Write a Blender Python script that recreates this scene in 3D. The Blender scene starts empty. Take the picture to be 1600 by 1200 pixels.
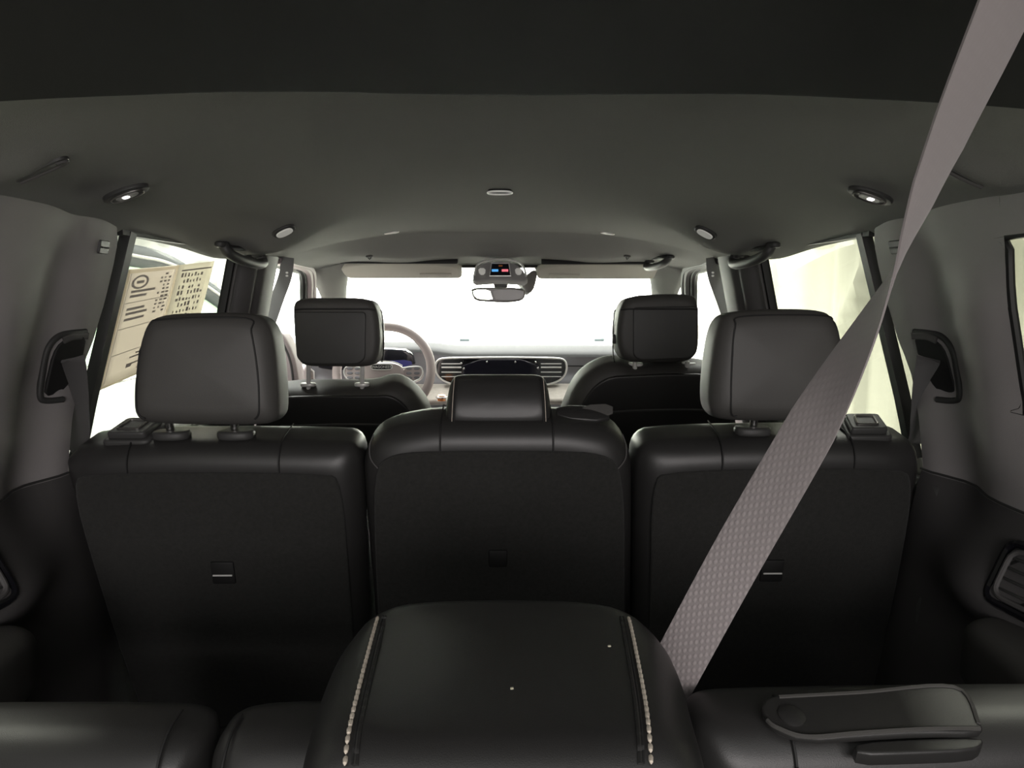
import bpy, bmesh, math, random
from mathutils import Vector, Matrix
random.seed(7)
S = bpy.context.scene
COL = S.collection
R = math.radians

# ------------------------------------------------------------------ camera, world, lights, exposure
F = 1110.0
CAM = Vector((0.0, 0.0, 1.15))
cam_d = bpy.data.cameras.new('camera')
cam_d.sensor_width = 36.0
cam_d.lens = F / 1600.0 * 36.0
cam_d.clip_start = 0.02
cam_d.clip_end = 100
cam = bpy.data.objects.new('camera', cam_d)
COL.objects.link(cam)
cam.location = CAM
cam.rotation_euler = (R(90 - 7.4), 0, R(-1.0))
S.camera = cam
CROT = cam.rotation_euler.to_matrix()

w = bpy.data.worlds.new('World')
S.world = w
w.use_nodes = True
bgn = w.node_tree.nodes['Background']
bgn.inputs[0].default_value = (1.0, 0.998, 0.962, 1)
bgn.inputs[1].default_value = 1.1

def area(name, loc, rot, size, power, color):
    d = bpy.data.lights.new(name, 'AREA')
    d.shape = 'RECTANGLE'
    d.size, d.size_y = size
    d.energy = power
    d.color = color
    o = bpy.data.objects.new(name, d)
    COL.objects.link(o)
    o.location = loc
    o.rotation_euler = rot
    return o
# added unseen area lights: overhead, ahead and beside the car, and behind its tailgate
front_fill = area('overhead_fill', (-.3, 6.5, 3.3), (0, 0, 0), (2.8, 1.2), 4200, (1, .995, .965))
front_fill.data.spread = R(128)
for sx in (-1, 1):
    area('overhead_fill', (sx * 1.75, 2.9, 3.4), (0, 0, 0), (.7, 3.6), 210, (1, .995, .95))
area('rear_fill', (0.5, -2.6, 1.35), (R(90), 0, 0), (2.4, 1.0), 70, (1, .93, .92))

S.view_settings.view_transform = 'Standard'
S.view_settings.look = 'None'
S.view_settings.gamma = 1
S.view_settings.use_curve_mapping = False
S.view_settings.exposure = 0.0
S.cycles.max_bounces = 8
S.cycles.transparent_max_bounces = 12
S.cycles.sample_clamp_indirect = 6

# ------------------------------------------------------------------ measuring: a photo pixel to a place in the car
def raydir(px, py):
    return CROT @ Vector(((px - 800) / F, -(py - 600) / F, -1.0))
def at(px, py, Y):
    d = raydir(px, py)
    return CAM + d * (Y / d.y)
class Frame:
    """A local frame: u to the right, v up, w forward (away from the rear of the car)."""
    def __init__(s, o, pitch=0.0, yaw=0.0):
        s.o = Vector(o)
        m = Matrix.Rotation(yaw, 3, 'Z') @ Matrix.Rotation(pitch, 3, 'X')
        s.U, s.V, s.W = m @ Vector((1, 0, 0)), m @ Vector((0, 0, 1)), m @ Vector((0, 1, 0))
    def __call__(s, u, v, w=0.0):
        return s.o + s.U * u + s.V * v + s.W * w
    def uv(s, px, py):
        d = raydir(px, py)
        t = (s.o - CAM).dot(s.W) / d.dot(s.W)
        q = CAM + d * t - s.o
        return (q.dot(s.U), q.dot(s.V))
    def trace(s, pts):
        return [s.uv(*p) for p in pts]

class LF(Frame):
    def __init__(s, o, U, V, W):
        s.o, s.U, s.V, s.W = Vector(o), Vector(U).normalized(), Vector(V).normalized(), Vector(W).normalized()

# ------------------------------------------------------------------ materials
MATS = {}
def mat(name, col, rough=.5, metal=0.0, spec=.5, bump=0.0, bscale=300.0, var=0.0, vscale=8.0, sheen=0.0, emit=None, coat=0.0, kind='noise'):
    m = bpy.data.materials.new(name)
    m.use_nodes = True
    nt = m.node_tree
    b = nt.nodes['Principled BSDF']
    b.inputs['Base Color'].default_value = (*col, 1)
    b.inputs['Roughness'].default_value = rough
    b.inputs['Metallic'].default_value = metal
    b.inputs['Specular IOR Level'].default_value = spec
    if sheen:
        b.inputs['Sheen Weight'].default_value = sheen
    if coat:
        b.inputs['Coat Weight'].default_value = coat
        b.inputs['Coat Roughness'].default_value = .08
    if emit:
        b.inputs['Emission Color'].default_value = (*emit[0], 1)
        b.inputs['Emission Strength'].default_value = emit[1]
    tc = nt.nodes.new('ShaderNodeTexCoord')
    if var:
        n = nt.nodes.new('ShaderNodeTexNoise')
        n.inputs['Scale'].default_value = vscale
        n.inputs['Detail'].default_value = 4
        nt.links.new(tc.outputs['Object'], n.inputs['Vector'])
        mx = nt.nodes.new('ShaderNodeMix')
        mx.data_type = 'RGBA'
        mx.inputs['A'].default_value = (*[c * (1 - var) for c in col], 1)
        mx.inputs['B'].default_value = (*[min(1, c * (1 + var)) for c in col], 1)
        nt.links.new(n.outputs['Fac'], mx.inputs['Factor'])
        nt.links.new(mx.outputs['Result'], b.inputs['Base Color'])
    if bump:
        if kind == 'leather':
            n = nt.nodes.new('ShaderNodeTexVoronoi')
            n.feature = 'DISTANCE_TO_EDGE'
            out = n.outputs['Distance']
        else:
            n = nt.nodes.new('ShaderNodeTexNoise')
            n.inputs['Detail'].default_value = 3
            out = n.outputs['Fac']
        n.inputs['Scale'].default_value = bscale
        nt.links.new(tc.outputs['Object'], n.inputs['Vector'])
        bp = nt.nodes.new('ShaderNodeBump')
        bp.inputs['Strength'].default_value = bump
        bp.inputs['Distance'].default_value = .002
        nt.links.new(out, bp.inputs['Height'])
        nt.links.new(bp.outputs['Normal'], b.inputs['Normal'])
    MATS[name] = m
    return m
mat('leather', (.022, .0215, .021), .40, bump=.10, bscale=700, kind='leather', spec=.45)
mat('leather_soft', (.055, .053, .050), .55, bump=.12, bscale=700, kind='leather', spec=.4)
mat('carpet', (.026, .026, .0245), .95, bump=.8, bscale=900, var=.35, vscale=160, sheen=.08, spec=.1)
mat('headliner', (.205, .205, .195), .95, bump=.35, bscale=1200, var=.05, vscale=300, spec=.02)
mat('header_shaded', (.038, .038, .037), .95, bump=.15, bscale=1100, spec=.02)  # headliner darkened: the rear section's shade is put into its colour
mat('plastic', (.040, .040, .039), .5, bump=.15, bscale=1100, spec=.4)
mat('plastic_matt', (.065, .062, .062), .62, bump=.2, bscale=1100, spec=.35)
mat('trim_plastic', (.26, .245, .245), .62, bump=.2, bscale=1100, spec=.35)
mat('pillar_plastic', (.075, .072, .071), .6, bump=.15, bscale=1100, spec=.35)
mat('rubber', (.010, .010, .010), .55, spec=.3)
mat('seam_dark', (.006, .006, .006), .7)
mat('gloss_black', (.006, .006, .008), .12, spec=.5, coat=.3)
mat('screen', (.010, .010, .016), .08, spec=.5)
mat('screen_blue', (.02, .02, .06), .2, emit=((.05, .05, .22), .35))
mat('chrome', (.82, .81, .79), .16, metal=1.0)
mat('satin', (.62, .60, .58), .32, metal=1.0)
mat('dash_top', (.052, .052, .053), .9, bump=.2, bscale=900, spec=.06)
mat('silver', (.80, .79, .77), .35, metal=.25)  # for chrome parts; their bright reflections are put into a pale base colour
mat('console_grey', (.30, .295, .29), .5)
mat('dash_face', (.22, .22, .24), .5, bump=.2, bscale=900)
mat('dash_trim', (.5, .46, .42), .35, var=.2, vscale=60)
mat('wheel_leather', (.48, .415, .405), .5, bump=.12, bscale=800, kind='leather')
mat('door_leather', (.46, .39, .395), .5, bump=.12, bscale=800, kind='leather')
mat('door_sill', (.17, .165, .155), .45, bump=.1, bscale=800)
mat('visor', (.42, .40, .35), .8, bump=.3, bscale=900)
mat('stitch', (.62, .55, .46), .8, bump=.5, bscale=2500)
mat('lamp_lens', (.85, .85, .82), .25, emit=((1, .97, .9), .12))
mat('lamp_lit', (1, 1, 1), .3, emit=((1, .98, .95), 2.2))
mat('paper', (.86, .80, .73), .85, var=.04, vscale=30)
mat('paper_light', (.88, .84, .74), .85)
for nm in ('paper', 'paper_light'):
    nt = MATS[nm].node_tree
    pb, out = nt.nodes['Principled BSDF'], nt.nodes['Material Output']
    tr = nt.nodes.new('ShaderNodeBsdfTranslucent')
    tr.inputs[0].default_value = pb.inputs['Base Color'].default_value
    mxs = nt.nodes.new('ShaderNodeMixShader')
    mxs.inputs[0].default_value = .9
    nt.links.new(pb.outputs[0], mxs.inputs[1])
    nt.links.new(tr.outputs[0], mxs.inputs[2])
    nt.links.new(mxs.outputs[0], out.inputs[0])
mat('ink', (.60, .54, .49), .9)
mat('ink_faint', (.68, .62, .56), .9)
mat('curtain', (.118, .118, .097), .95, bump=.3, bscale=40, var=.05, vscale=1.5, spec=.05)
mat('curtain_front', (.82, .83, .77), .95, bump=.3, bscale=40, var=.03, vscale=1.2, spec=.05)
mat('studio_floor', (.78, .77, .71), .7, var=.06, vscale=2)
mat('car_paint', (.022, .026, .028), .25, coat=.3)
mat('car_trim', (.010, .012, .013), .7, spec=.1)
mat('mirror_paint', (.30, .36, .38), .25, coat=.5)
mat('blue_light', (.05, .25, .6), .4, emit=((.12, .45, .9), .8))
mat('red_light', (.7, .08, .1), .4, emit=((.95, .22, .28), .8))
mat('mirror_face', (.74, .80, .70), .03, metal=1.0)
mat('mirror_dark', (.16, .15, .145), .3, spec=.6)
mat('orange', (.8, .28, .08), .4)
mat('fluff', (.55, .52, .40), .9)

def glass(name, tint, refl):
    m = bpy.data.materials.new(name)
    m.use_nodes = True
    nt = m.node_tree
    nt.nodes.clear()
    out = nt.nodes.new('ShaderNodeOutputMaterial')
    t = nt.nodes.new('ShaderNodeBsdfTransparent')
    t.inputs[0].default_value = (*tint, 1)
    g = nt.nodes.new('ShaderNodeBsdfGlossy')
    g.inputs[0].default_value = (1, 1, 1, 1)
    g.inputs['Roughness'].default_value = .02
    mx = nt.nodes.new('ShaderNodeMixShader')
    mx.inputs[0].default_value = refl
    nt.links.new(t.outputs[0], mx.inputs[1])
    nt.links.new(g.outputs[0], mx.inputs[2])
    nt.links.new(mx.outputs[0], out.inputs[0])
    MATS[name] = m
glass('glass_clear', (.95, .98, .95), .03)
glass('glass_tint', (.42, .43, .395), .03)
glass('glass_quarter', (.62, .63, .56), .03)
mat('glass_green', (.22, .31, .235), .3, spec=.2)

def webbing(name, c1, c2, dots=False):
    m = bpy.data.materials.new(name)
    m.use_nodes = True
    nt = m.node_tree
    b = nt.nodes['Principled BSDF']
    b.inputs['Roughness'].default_value = .75
    b.inputs['Sheen Weight'].default_value = .2
    uv = nt.nodes.new('ShaderNodeUVMap')
    mp = nt.nodes.new('ShaderNodeMapping')
    nt.links.new(uv.outputs[0], mp.inputs[0])
    mp.inputs['Scale'].default_value = (1, 1, 1)
    def wave(scale, direction):
        wv = nt.nodes.new('ShaderNodeTexWave')
        wv.bands_direction = direction
        wv.inputs['Scale'].default_value = scale
        nt.links.new(mp.outputs[0], wv.inputs['Vector'])
        return wv
    w1 = wave(520.0, 'DIAGONAL')   # woven twill, in metres along the strap
    v = nt.nodes.new('ShaderNodeTexVoronoi')
    v.inputs['Scale'].default_value = 190
    v.inputs['Randomness'].default_value = .0
    mp2 = nt.nodes.new('ShaderNodeMapping')
    mp2.inputs['Scale'].default_value = (1, .62, 1)
    mp2.inputs['Rotation'].default_value = (0, 0, .55)
    nt.links.new(uv.outputs[0], mp2.inputs[0])
    nt.links.new(mp2.outputs[0], v.inputs['Vector'])
    rp = nt.nodes.new('ShaderNodeMapRange')
    rp.inputs['From Min'].default_value = .18
    rp.inputs['From Max'].default_value = .42
    rp.inputs['To Min'].default_value = 1.0
    rp.inputs['To Max'].default_value = 0.0
    nt.links.new(v.outputs['Distance'], rp.inputs['Value'])
    mx = nt.nodes.new('ShaderNodeMix')
    mx.data_type = 'RGBA'
    mx.inputs['A'].default_value = (*c1, 1)
    mx.inputs['B'].default_value = (*c2, 1)
    src = rp.outputs['Result'] if dots else w1.outputs['Fac']
    if dots:      # the embossed weave is only in the lower, stiffened length
        sx_ = nt.nodes.new('ShaderNodeSeparateXYZ')
        nt.links.new(uv.outputs[0], sx_.inputs[0])
        fd = nt.nodes.new('ShaderNodeMapRange')
        fd.inputs['From Min'].default_value = .36
        fd.inputs['From Max'].default_value = .62
        fd.inputs['To Min'].default_value = 1.0
        fd.inputs['To Max'].default_value = .08
        nt.links.new(sx_.outputs['Y'], fd.inputs['Value'])
        ml = nt.nodes.new('ShaderNodeMath')
        ml.operation = 'MULTIPLY'
        nt.links.new(src, ml.inputs[0])
        nt.links.new(fd.outputs['Result'], ml.inputs[1])
        src = ml.outputs[0]
    nt.links.new(src, mx.inputs['Factor'])
    nt.links.new(mx.outputs['Result'], b.inputs['Base Color'])
    bp = nt.nodes.new('ShaderNodeBump')
    bp.inputs['Strength'].default_value = .5
    bp.inputs['Distance'].default_value = .001
    nt.links.new(src, bp.inputs['Height'])
    nt.links.new(bp.outputs['Normal'], b.inputs['Normal'])
    MATS[name] = m
webbing('webbing', (.215, .192, .192), (.275, .245, .245), dots=True)
webbing('webbing_dark', (.045, .043, .043), (.06, .057, .057))
webbing('webbing_grey', (.20, .20, .20), (.24, .24, .24))

# ------------------------------------------------------------------ object helpers
def thing(name, label, cat, loc=(0, 0, 0), group=None, kind=None):
    o = bpy.data.objects.new(name, None)
    COL.objects.link(o)
    o.location = loc
    o.empty_display_size = .05
    if kind:
        o['kind'] = kind
    tag(o, label, cat, group)
    return o
def tag(o, label=None, cat=None, group=None, kind=None):
    if label: o['label'] = label
    if cat: o['category'] = cat
    if group: o['group'] = group
    if kind: o['kind'] = kind
    return o
def wloc(o):
    v = Vector((0, 0, 0))
    while o:
        v += o.location
        o = o.parent
    return v
class MB:
    """Collects shapes given in car coordinates; build() links them as one mesh."""
    def __init__(s):
        s.v, s.f, s.uv = [], [], {}
    def add(s, verts, faces):
        n = len(s.v)
        s.v += [Vector(p) for p in verts]
        s.f += [tuple(i + n for i in f) for f in faces]
        return s
    def build(s, name, m, parent=None, smooth=True, angle=38, solid=0, subs=0, mirror=False):
        me = bpy.data.meshes.new(name)
        base = wloc(parent) if parent else Vector((0, 0, 0))
        vs = s.v
        # own origin at the shape's middle
        lo = Vector([min(p[i] for p in vs) for i in range(3)])
        hi = Vector([max(p[i] for p in vs) for i in range(3)])
        c = (lo + hi) / 2
        me.from_pydata([p - c for p in vs], [], s.f)
        if s.uv:
            l = me.uv_layers.new(name='UVMap')
            for lp in me.loops:
                l.data[lp.index].uv = s.uv.get(lp.vertex_index, (0, 0))
        bm = bmesh.new()
        bm.from_mesh(me)
        if not solid:
            bmesh.ops.recalc_face_normals(bm, faces=bm.faces)
        bm.to_mesh(me)
        bm.free()
        me.materials.append(MATS[m])
        for p in me.polygons:
            p.use_smooth = smooth
        if smooth and angle < 180:
            me.set_sharp_from_angle(angle=R(angle))
        o = bpy.data.objects.new(name, me)
        COL.objects.link(o)
        o.location = c - base
        if parent:
            o.parent = parent
        if solid:
            md = o.modifiers.new('Solidify', 'SOLIDIFY')
            md.thickness = abs(solid)
            md.offset = 1 if solid > 0 else -1
        if subs:
            md = o.modifiers.new('Subdivision', 'SUBSURF')
            md.levels = md.render_levels = subs
        return o
def chaikin(pts, n=3, closed=True):
    pts = [tuple(p) for p in pts]
    for _ in range(n):
        q = []
        k = len(pts)
        rng = range(k) if closed else range(k - 1)
        if not closed:
            q.append(pts[0])
        for i in rng:
            a, b = pts[i], pts[(i + 1) % k]
            q.append(tuple(a[j] * .75 + b[j] * .25 for j in range(len(a))))
            q.append(tuple(a[j] * .25 + b[j] * .75 for j in range(len(a))))
        if not closed:
            q.append(pts[-1])
        pts = q
    return pts
def padded(fr, outline, depth, r, bulge_rear=0.0, bulge_front=0.0, w0=0.0, smooth=3, seg=5, warp=None, mb=None, r_front=None):
    """A cushion: outline in the (u, v) plane of a frame, depth along w, edges rounded by r, faces domed."""
    mb = mb or MB()
    pts = chaikin(outline, smooth) if smooth else list(outline)
    us, vs = [p[0] for p in pts], [p[1] for p in pts]
    cu, cv = (min(us) + max(us)) / 2, (min(vs) + max(vs)) / 2
    hu, hv = (max(us) - min(us)) / 2, (max(vs) - min(vs)) / 2
    N = len(pts)
    rings = []
    rf = r if r_front is None else r_front
    def ring(ins, w, s=1.0):
        su, sv = max(.02, 1 - ins / hu) * s, max(.02, 1 - ins / hv) * s
        return [(cu + (p[0] - cu) * su, cv + (p[1] - cv) * sv, w) for p in pts]
    caps = [.3, .6, .82, .95]
    for s_ in caps:
        rings.append(ring(r, w0 - bulge_rear * (1 - s_ ** 2), s_))
    for k in range(seg + 1):
        a = k / seg * math.pi / 2
        rings.append(ring(r * (1 - math.sin(a)), w0 + r * (1 - math.cos(a))))
    for k in range(seg + 1):
        a = k / seg * math.pi / 2
        rings.append(ring(rf * (1 - math.cos(a)), w0 + depth - rf * (1 - math.sin(a))))
    for s_ in reversed(caps):
        rings.append(ring(rf, w0 + depth + bulge_front * (1 - s_ ** 2), s_))
    V, Fc = [], []
    def put(p):
        q = warp(*p) if warp else p
        V.append(fr(*q))
    for rg in rings:
        for p in rg:
            put(p)
    put((cu, cv, w0 - bulge_rear))
    put((cu, cv, w0 + depth + bulge_front))
    c0, c1 = len(V) - 2, len(V) - 1
    for i in range(len(rings) - 1):
        for j in range(N):
            a, b = i * N + j, i * N + (j + 1) % N
            Fc.append((a, b, b + N, a + N))
    L = (len(rings) - 1) * N
    for j in range(N):
        Fc.append((c0, (j + 1) % N, j))
        Fc.append((c1, L + j, L + (j + 1) % N))
    return mb.add(V, Fc)
def tube(path, rad, n=8, closed=False, mb=None, flat=1.0):
    mb = mb or MB()
    P = [Vector(p) for p in path]
    k = len(P)
    V, Fc = [], []
    prev = None
    for i, p in enumerate(P):
        if closed:
            t = P[(i + 1) % k] - P[i - 1]
        else:
            t = P[min(i + 1, k - 1)] - P[max(i - 1, 0)]
        if t.length < 1e-9: t = Vector((0, 0, 1))
        t.normalize()
        ref = prev if prev is not None else (Vector((0, 0, 1)) if abs(t.z) < .9 else Vector((1, 0, 0)))
        a = ref - t * ref.dot(t)
        if a.length < 1e-6: a = t.orthogonal()
        a.normalize()
        prev = a
        b = t.cross(a)
        rr = rad[i] if isinstance(rad, (list, tuple)) else rad
        for j in range(n):
            th = 2 * math.pi * j / n
            V.append(p + a * (rr * flat * math.cos(th)) + b * (rr * math.sin(th)))
    m = k if closed else k - 1
    for i in range(m):
        for j in range(n):
            a0, a1 = i * n + j, i * n + (j + 1) % n
            b0, b1 = ((i + 1) % k) * n + j, ((i + 1) % k) * n + (j + 1) % n
            Fc.append((a0, a1, b1, b0))
    if not closed:
        Fc.append(tuple(reversed(range(n))))
        Fc.append(tuple((k - 1) * n + j for j in range(n)))
    return mb.add(V, Fc)
def catmull(pts, per=8, closed=False):
    P = [Vector(p) for p in pts]
    k = len(P)
    out = []
    rng = range(k) if closed else range(k - 1)
    for i in rng:
        p1, p2 = P[i], P[(i + 1) % k]
        p0 = P[i - 1] if (closed or i > 0) else p1
        p3 = P[(i + 2) % k] if (closed or i + 2 < k) else p2
        for s in range(per):
            t = s / per
            out.append(.5 * ((2 * p1) + (p2 - p0) * t + (2 * p0 - 5 * p1 + 4 * p2 - p3) * t * t + (3 * p1 - p0 - 3 * p2 + p3) * t ** 3))
    if not closed:
        out.append(P[-1])
    return out
def grid(fn, nu, nv, mb=None):
    """Surface fn(s, t) with s, t in 0..1."""
    mb = mb or MB()
    V = [fn(i / nu, j / nv) for j in range(nv + 1) for i in range(nu + 1)]
    Fc = [(j * (nu + 1) + i, j * (nu + 1) + i + 1, (j + 1) * (nu + 1) + i + 1, (j + 1) * (nu + 1) + i) for j in range(nv) for i in range(nu)]
    return mb.add(V, Fc)
def box(c, size, bevel=.004, fr=None, seg=2, mb=None):
    """A bevelled box; with a frame, centre and size are in its u, w, v axes."""
    mb = mb or MB()
    bm = bmesh.new()
    bmesh.ops.create_cube(bm, size=1)
    for v in bm.verts:
        v.co = Vector((v.co.x * size[0], v.co.y * size[1], v.co.z * size[2]))
    if bevel:
        bmesh.ops.bevel(bm, geom=list(bm.edges), offset=min(bevel, min(size) * .45), segments=seg, profile=.5, affect='EDGES')
    bm.verts.index_update()
    if fr:
        V = [fr(c[0] + v.co.x, c[2] + v.co.z, c[1] + v.co.y) for v in bm.verts]
    else:
        V = [Vector(c) + v.co for v in bm.verts]
    Fc = [tuple(v.index for v in f.verts) for f in bm.faces]
    bm.free()
    return mb.add(V, Fc)
def strap(path, side, width, thick, mb=None):
    """A flat strap: path points, side vector per point; u across, v along in metres."""
    mb = mb or MB()
    P = [Vector(p) for p in path]
    n0 = len(mb.v)
    V, Fc = [], []
    dist = 0
    k = len(P)
    prof = [(-.5, -.35), (-.47, -.5), (-.2, -.5), (.2, -.5), (.47, -.5), (.5, -.35), (.5, .35), (.47, .5), (.2, .5), (-.2, .5), (-.47, .5), (-.5, .35)]
    m = len(prof)
    for i, p in enumerate(P):
        t = (P[min(i + 1, k - 1)] - P[max(i - 1, 0)]).normalized()
        sd = Vector(side[i] if isinstance(side, list) else side)
        sd = (sd - t * sd.dot(t)).normalized()
        nn = t.cross(sd)
        if i: dist += (P[i] - P[i - 1]).length
        wd = width[i] if isinstance(width, list) else width
        for q, (a, b) in enumerate(prof):
            mb.uv[n0 + len(V)] = (a * wd, dist)
            V.append(p + sd * (a * wd) + nn * (b * thick))
    for i in range(k - 1):
        for j in range(m):
            Fc.append((i * m + j, i * m + (j + 1) % m, (i + 1) * m + (j + 1) % m, (i + 1) * m + j))
    Fc.append(tuple(range(m)))
    Fc.append(tuple((k - 1) * m + j for j in reversed(range(m))))
    mb.add(V, Fc)
    return mb
def text_mesh(body, size, fr, u, v, w, depth, name, m, parent):
    c = bpy.data.curves.new(name, 'FONT')
    c.body = body
    c.size = size
    c.align_x = 'CENTER'
    c.align_y = 'CENTER'
    c.extrude = depth
    o = bpy.data.objects.new(name + '_curve', c)
    COL.objects.link(o)
    dg = bpy.context.evaluated_depsgraph_get()
    me = o.evaluated_get(dg).to_mesh()
    mb = MB().add([fr(u + p.co.x, v + p.co.y, w - p.co.z) for p in me.vertices], [tuple(p.vertices) for p in me.polygons])
    bpy.data.objects.remove(o)
    bpy.data.curves.remove(c)
    return mb.build(name, m, parent, smooth=False)
def sstep(a, b, x):
    t = min(1, max(0, (x - a) / (b - a)))
    return t * t * (3 - 2 * t)
def lerp(a, b, t):
    return a + (b - a) * t
def pw(x, pts):
    if x <= pts[0][0]: return pts[0][1]
    for (x0, y0), (x1, y1) in zip(pts, pts[1:]):
        if x <= x1:
            return lerp(y0, y1, (x - x0) / (x1 - x0))
    return pts[-1][1]

# ================================================================== THE SETTING
# ------------------------------------------------------------------ studio around the car
def fold(s, seed, amp):
    return amp * (math.sin(s * 5.1 + seed) * .5 + math.sin(s * 11.7 + seed * 2.3) * .3 + math.sin(s * 23.0 + seed * 1.7) * .15)
def curtain(name, fn, m):
    o = grid(fn, 220, 40).build(name, m, angle=180)
    tag(o, kind='structure')
    return o
def wrinkle(a, z, seed):
    # shallow diagonal creases where the cloth is bunched
    return .05 * math.exp(-((math.sin(a * 1.9 + z * 1.3 + seed)) / .16) ** 2) * math.exp(-((z - .9 - .4 * math.sin(a + seed)) / .7) ** 2)
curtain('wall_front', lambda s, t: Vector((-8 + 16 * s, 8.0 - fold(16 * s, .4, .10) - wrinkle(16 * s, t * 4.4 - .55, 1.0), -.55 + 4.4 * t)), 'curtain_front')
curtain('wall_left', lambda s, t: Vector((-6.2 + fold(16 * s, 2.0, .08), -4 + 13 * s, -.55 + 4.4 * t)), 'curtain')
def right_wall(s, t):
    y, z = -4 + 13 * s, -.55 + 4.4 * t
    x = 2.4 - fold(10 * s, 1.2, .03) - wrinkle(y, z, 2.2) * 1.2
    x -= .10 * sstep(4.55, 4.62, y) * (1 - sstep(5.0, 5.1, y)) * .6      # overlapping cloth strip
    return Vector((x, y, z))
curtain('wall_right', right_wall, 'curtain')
o = grid(lambda s, t: Vector((-9 + 18 * s, -7 + 16 * t, -.55)), 4, 4).build('floor', 'studio_floor')
tag(o, kind='structure')

# ------------------------------------------------------------------ car floor
def carfloor(s, t):
    x, y = lerp(-.80, .80, s), lerp(-.45, 3.2, t)
    z = .30 * (1 - sstep(.85, 1.0, y)) + .02 * math.sin(x * 3) ** 2 + .10 * math.exp(-(x / .15) ** 2) * sstep(1.5, 2, y)
    return Vector((x, y, z))
o = grid(carfloor, 30, 60).build('floor', 'carpet', solid=-.03)
tag(o, kind='structure')

# ------------------------------------------------------------------ headliner
Z0 = CAM.z
RAIL_X = .70
def roof_edge_rear(x): return .835 - .50 * x * x
def roof_edge_front(x): return 2.47 - .20 * (abs(x) / .62) ** 2.6
def roof(x, y):
    zc = pw(y, [(-.5, .175), (0, .205), (.4, .222), (.8, .236), (1.2, .234), (1.6, .224), (2.2, .210), (2.47, .202), (3, .19)])
    ax = abs(x)
    z = zc - .122 * (ax / RAIL_X) ** 3
    e = roof_edge_rear(x)
    # the rear cross section hangs lower behind a crisp fold
    z -= .020 * (1 - sstep(e - .012, e + .006, y)) * (1 - .55 * sstep(.35, .66, ax))
    z += .012 * sstep(0, .5, e - y)
    fe = roof_edge_front(x)
    if y > fe:
        z -= (.060 * sstep(-.02, .15, y - fe) + .09 * (y - fe)) * (1 - .85 * sstep(.30, .66, ax))
    # bulge in front of each grab handle, hollow around it
    z -= .060 * math.exp(-((ax - .55) / .12) ** 2 - ((y - 1.80) / .15) ** 2)
    z -= .010 * math.exp(-((ax - .585) / .05) ** 2 - ((y - 1.16) / .035) ** 2)
    z -= .012 * math.exp(-((ax - .600) / .06) ** 2 - ((y - .925) / .05) ** 2)
    return z + Z0
def on_roof(px, py, y0=.3, y1=3.0):
    d = raydir(px, py)
    d = d / d.y
    a, b = y0, y1
    for _ in range(50):
        m = (a + b) / 2
        p = CAM + d * m
        if p.z > roof(p.x, p.y): b = m
        else: a = m
    return CAM + d * ((a + b) / 2)
def roof_fn(s, t):
    x = lerp(-RAIL_X - .006, RAIL_X + .006, s)
    y1 = 2.86 - .12 * (abs(x) / .7) ** 2
    y = lerp(roof_edge_rear(x) - .002, y1, t)
    return Vector((x, y, roof(x, y)))
ceil = thing('ceiling', None, None, (0, 1.2, Z0 + .2), kind='structure')
grid(roof_fn, 200, 240).build('headliner', 'headliner', ceil, angle=60, solid=.02)
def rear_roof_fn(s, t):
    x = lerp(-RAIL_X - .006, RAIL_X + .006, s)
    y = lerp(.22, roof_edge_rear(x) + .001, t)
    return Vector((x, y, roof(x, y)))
grid(rear_roof_fn, 200, 90).build('rear_header', 'header_shaded', ceil, angle=60, solid=.02)

# ------------------------------------------------------------------ sides: pillars, glass and doors, left then right
def xo(z):           # where the side glass stands
    return pw(z, [(.0, .83), (.6, .83), (.85, .80), (1.26, .705), (1.4, .66)])
def xi(y, z):        # inner face of the rear quarter trim
    b = pw(z, [(0, .70), (.45, .72), (.62, .735), (.84, .752), (1.0, .735), (1.27, .668)])
    b += .030 * math.exp(-((y - (1.13 + .12 * (z - .84))) / .060) ** 2) * sstep(.72, .86, z) * (1 - .6 * sstep(1.18, 1.27, z))     # hollow running down the pillar
    b -= .020 * math.exp(-((y - 1.02) / .07) ** 2) * sstep(.80, 1.0, z) * (1 - sstep(1.12, 1.24, z))
    b += .022 * sstep(1.19, 1.36, y)
    b -= .045 * math.exp(-((z - .70) / .055) ** 2 - ((y - 1.02) / .10) ** 2)           # swell over the wheel arch
    b += .030 * math.exp(-((z - .60) / .07) ** 2 - ((y - 1.08) / .10) ** 2)
    return b
def strip(y0, y1, z0, z1, X, nu=20, nv=30, sx=-1):
    def fn(s, t):
        z = lerp(z0, z1, t)
        ya = y0(z) if callable(y0) else y0
        yb = y1(z) if callable(y1) else y1
        y = lerp(ya, yb, s)
        return Vector((sx * X(y, z), y, z))
    return grid(fn, nu, nv)
TOPZ = lambda y: 1.262 - .012 * max(0, y - 2.0)
FB = lambda z: lerp(2.98, 2.60, (z - .86) / .38)            # slanting front edge of front door glass
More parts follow.
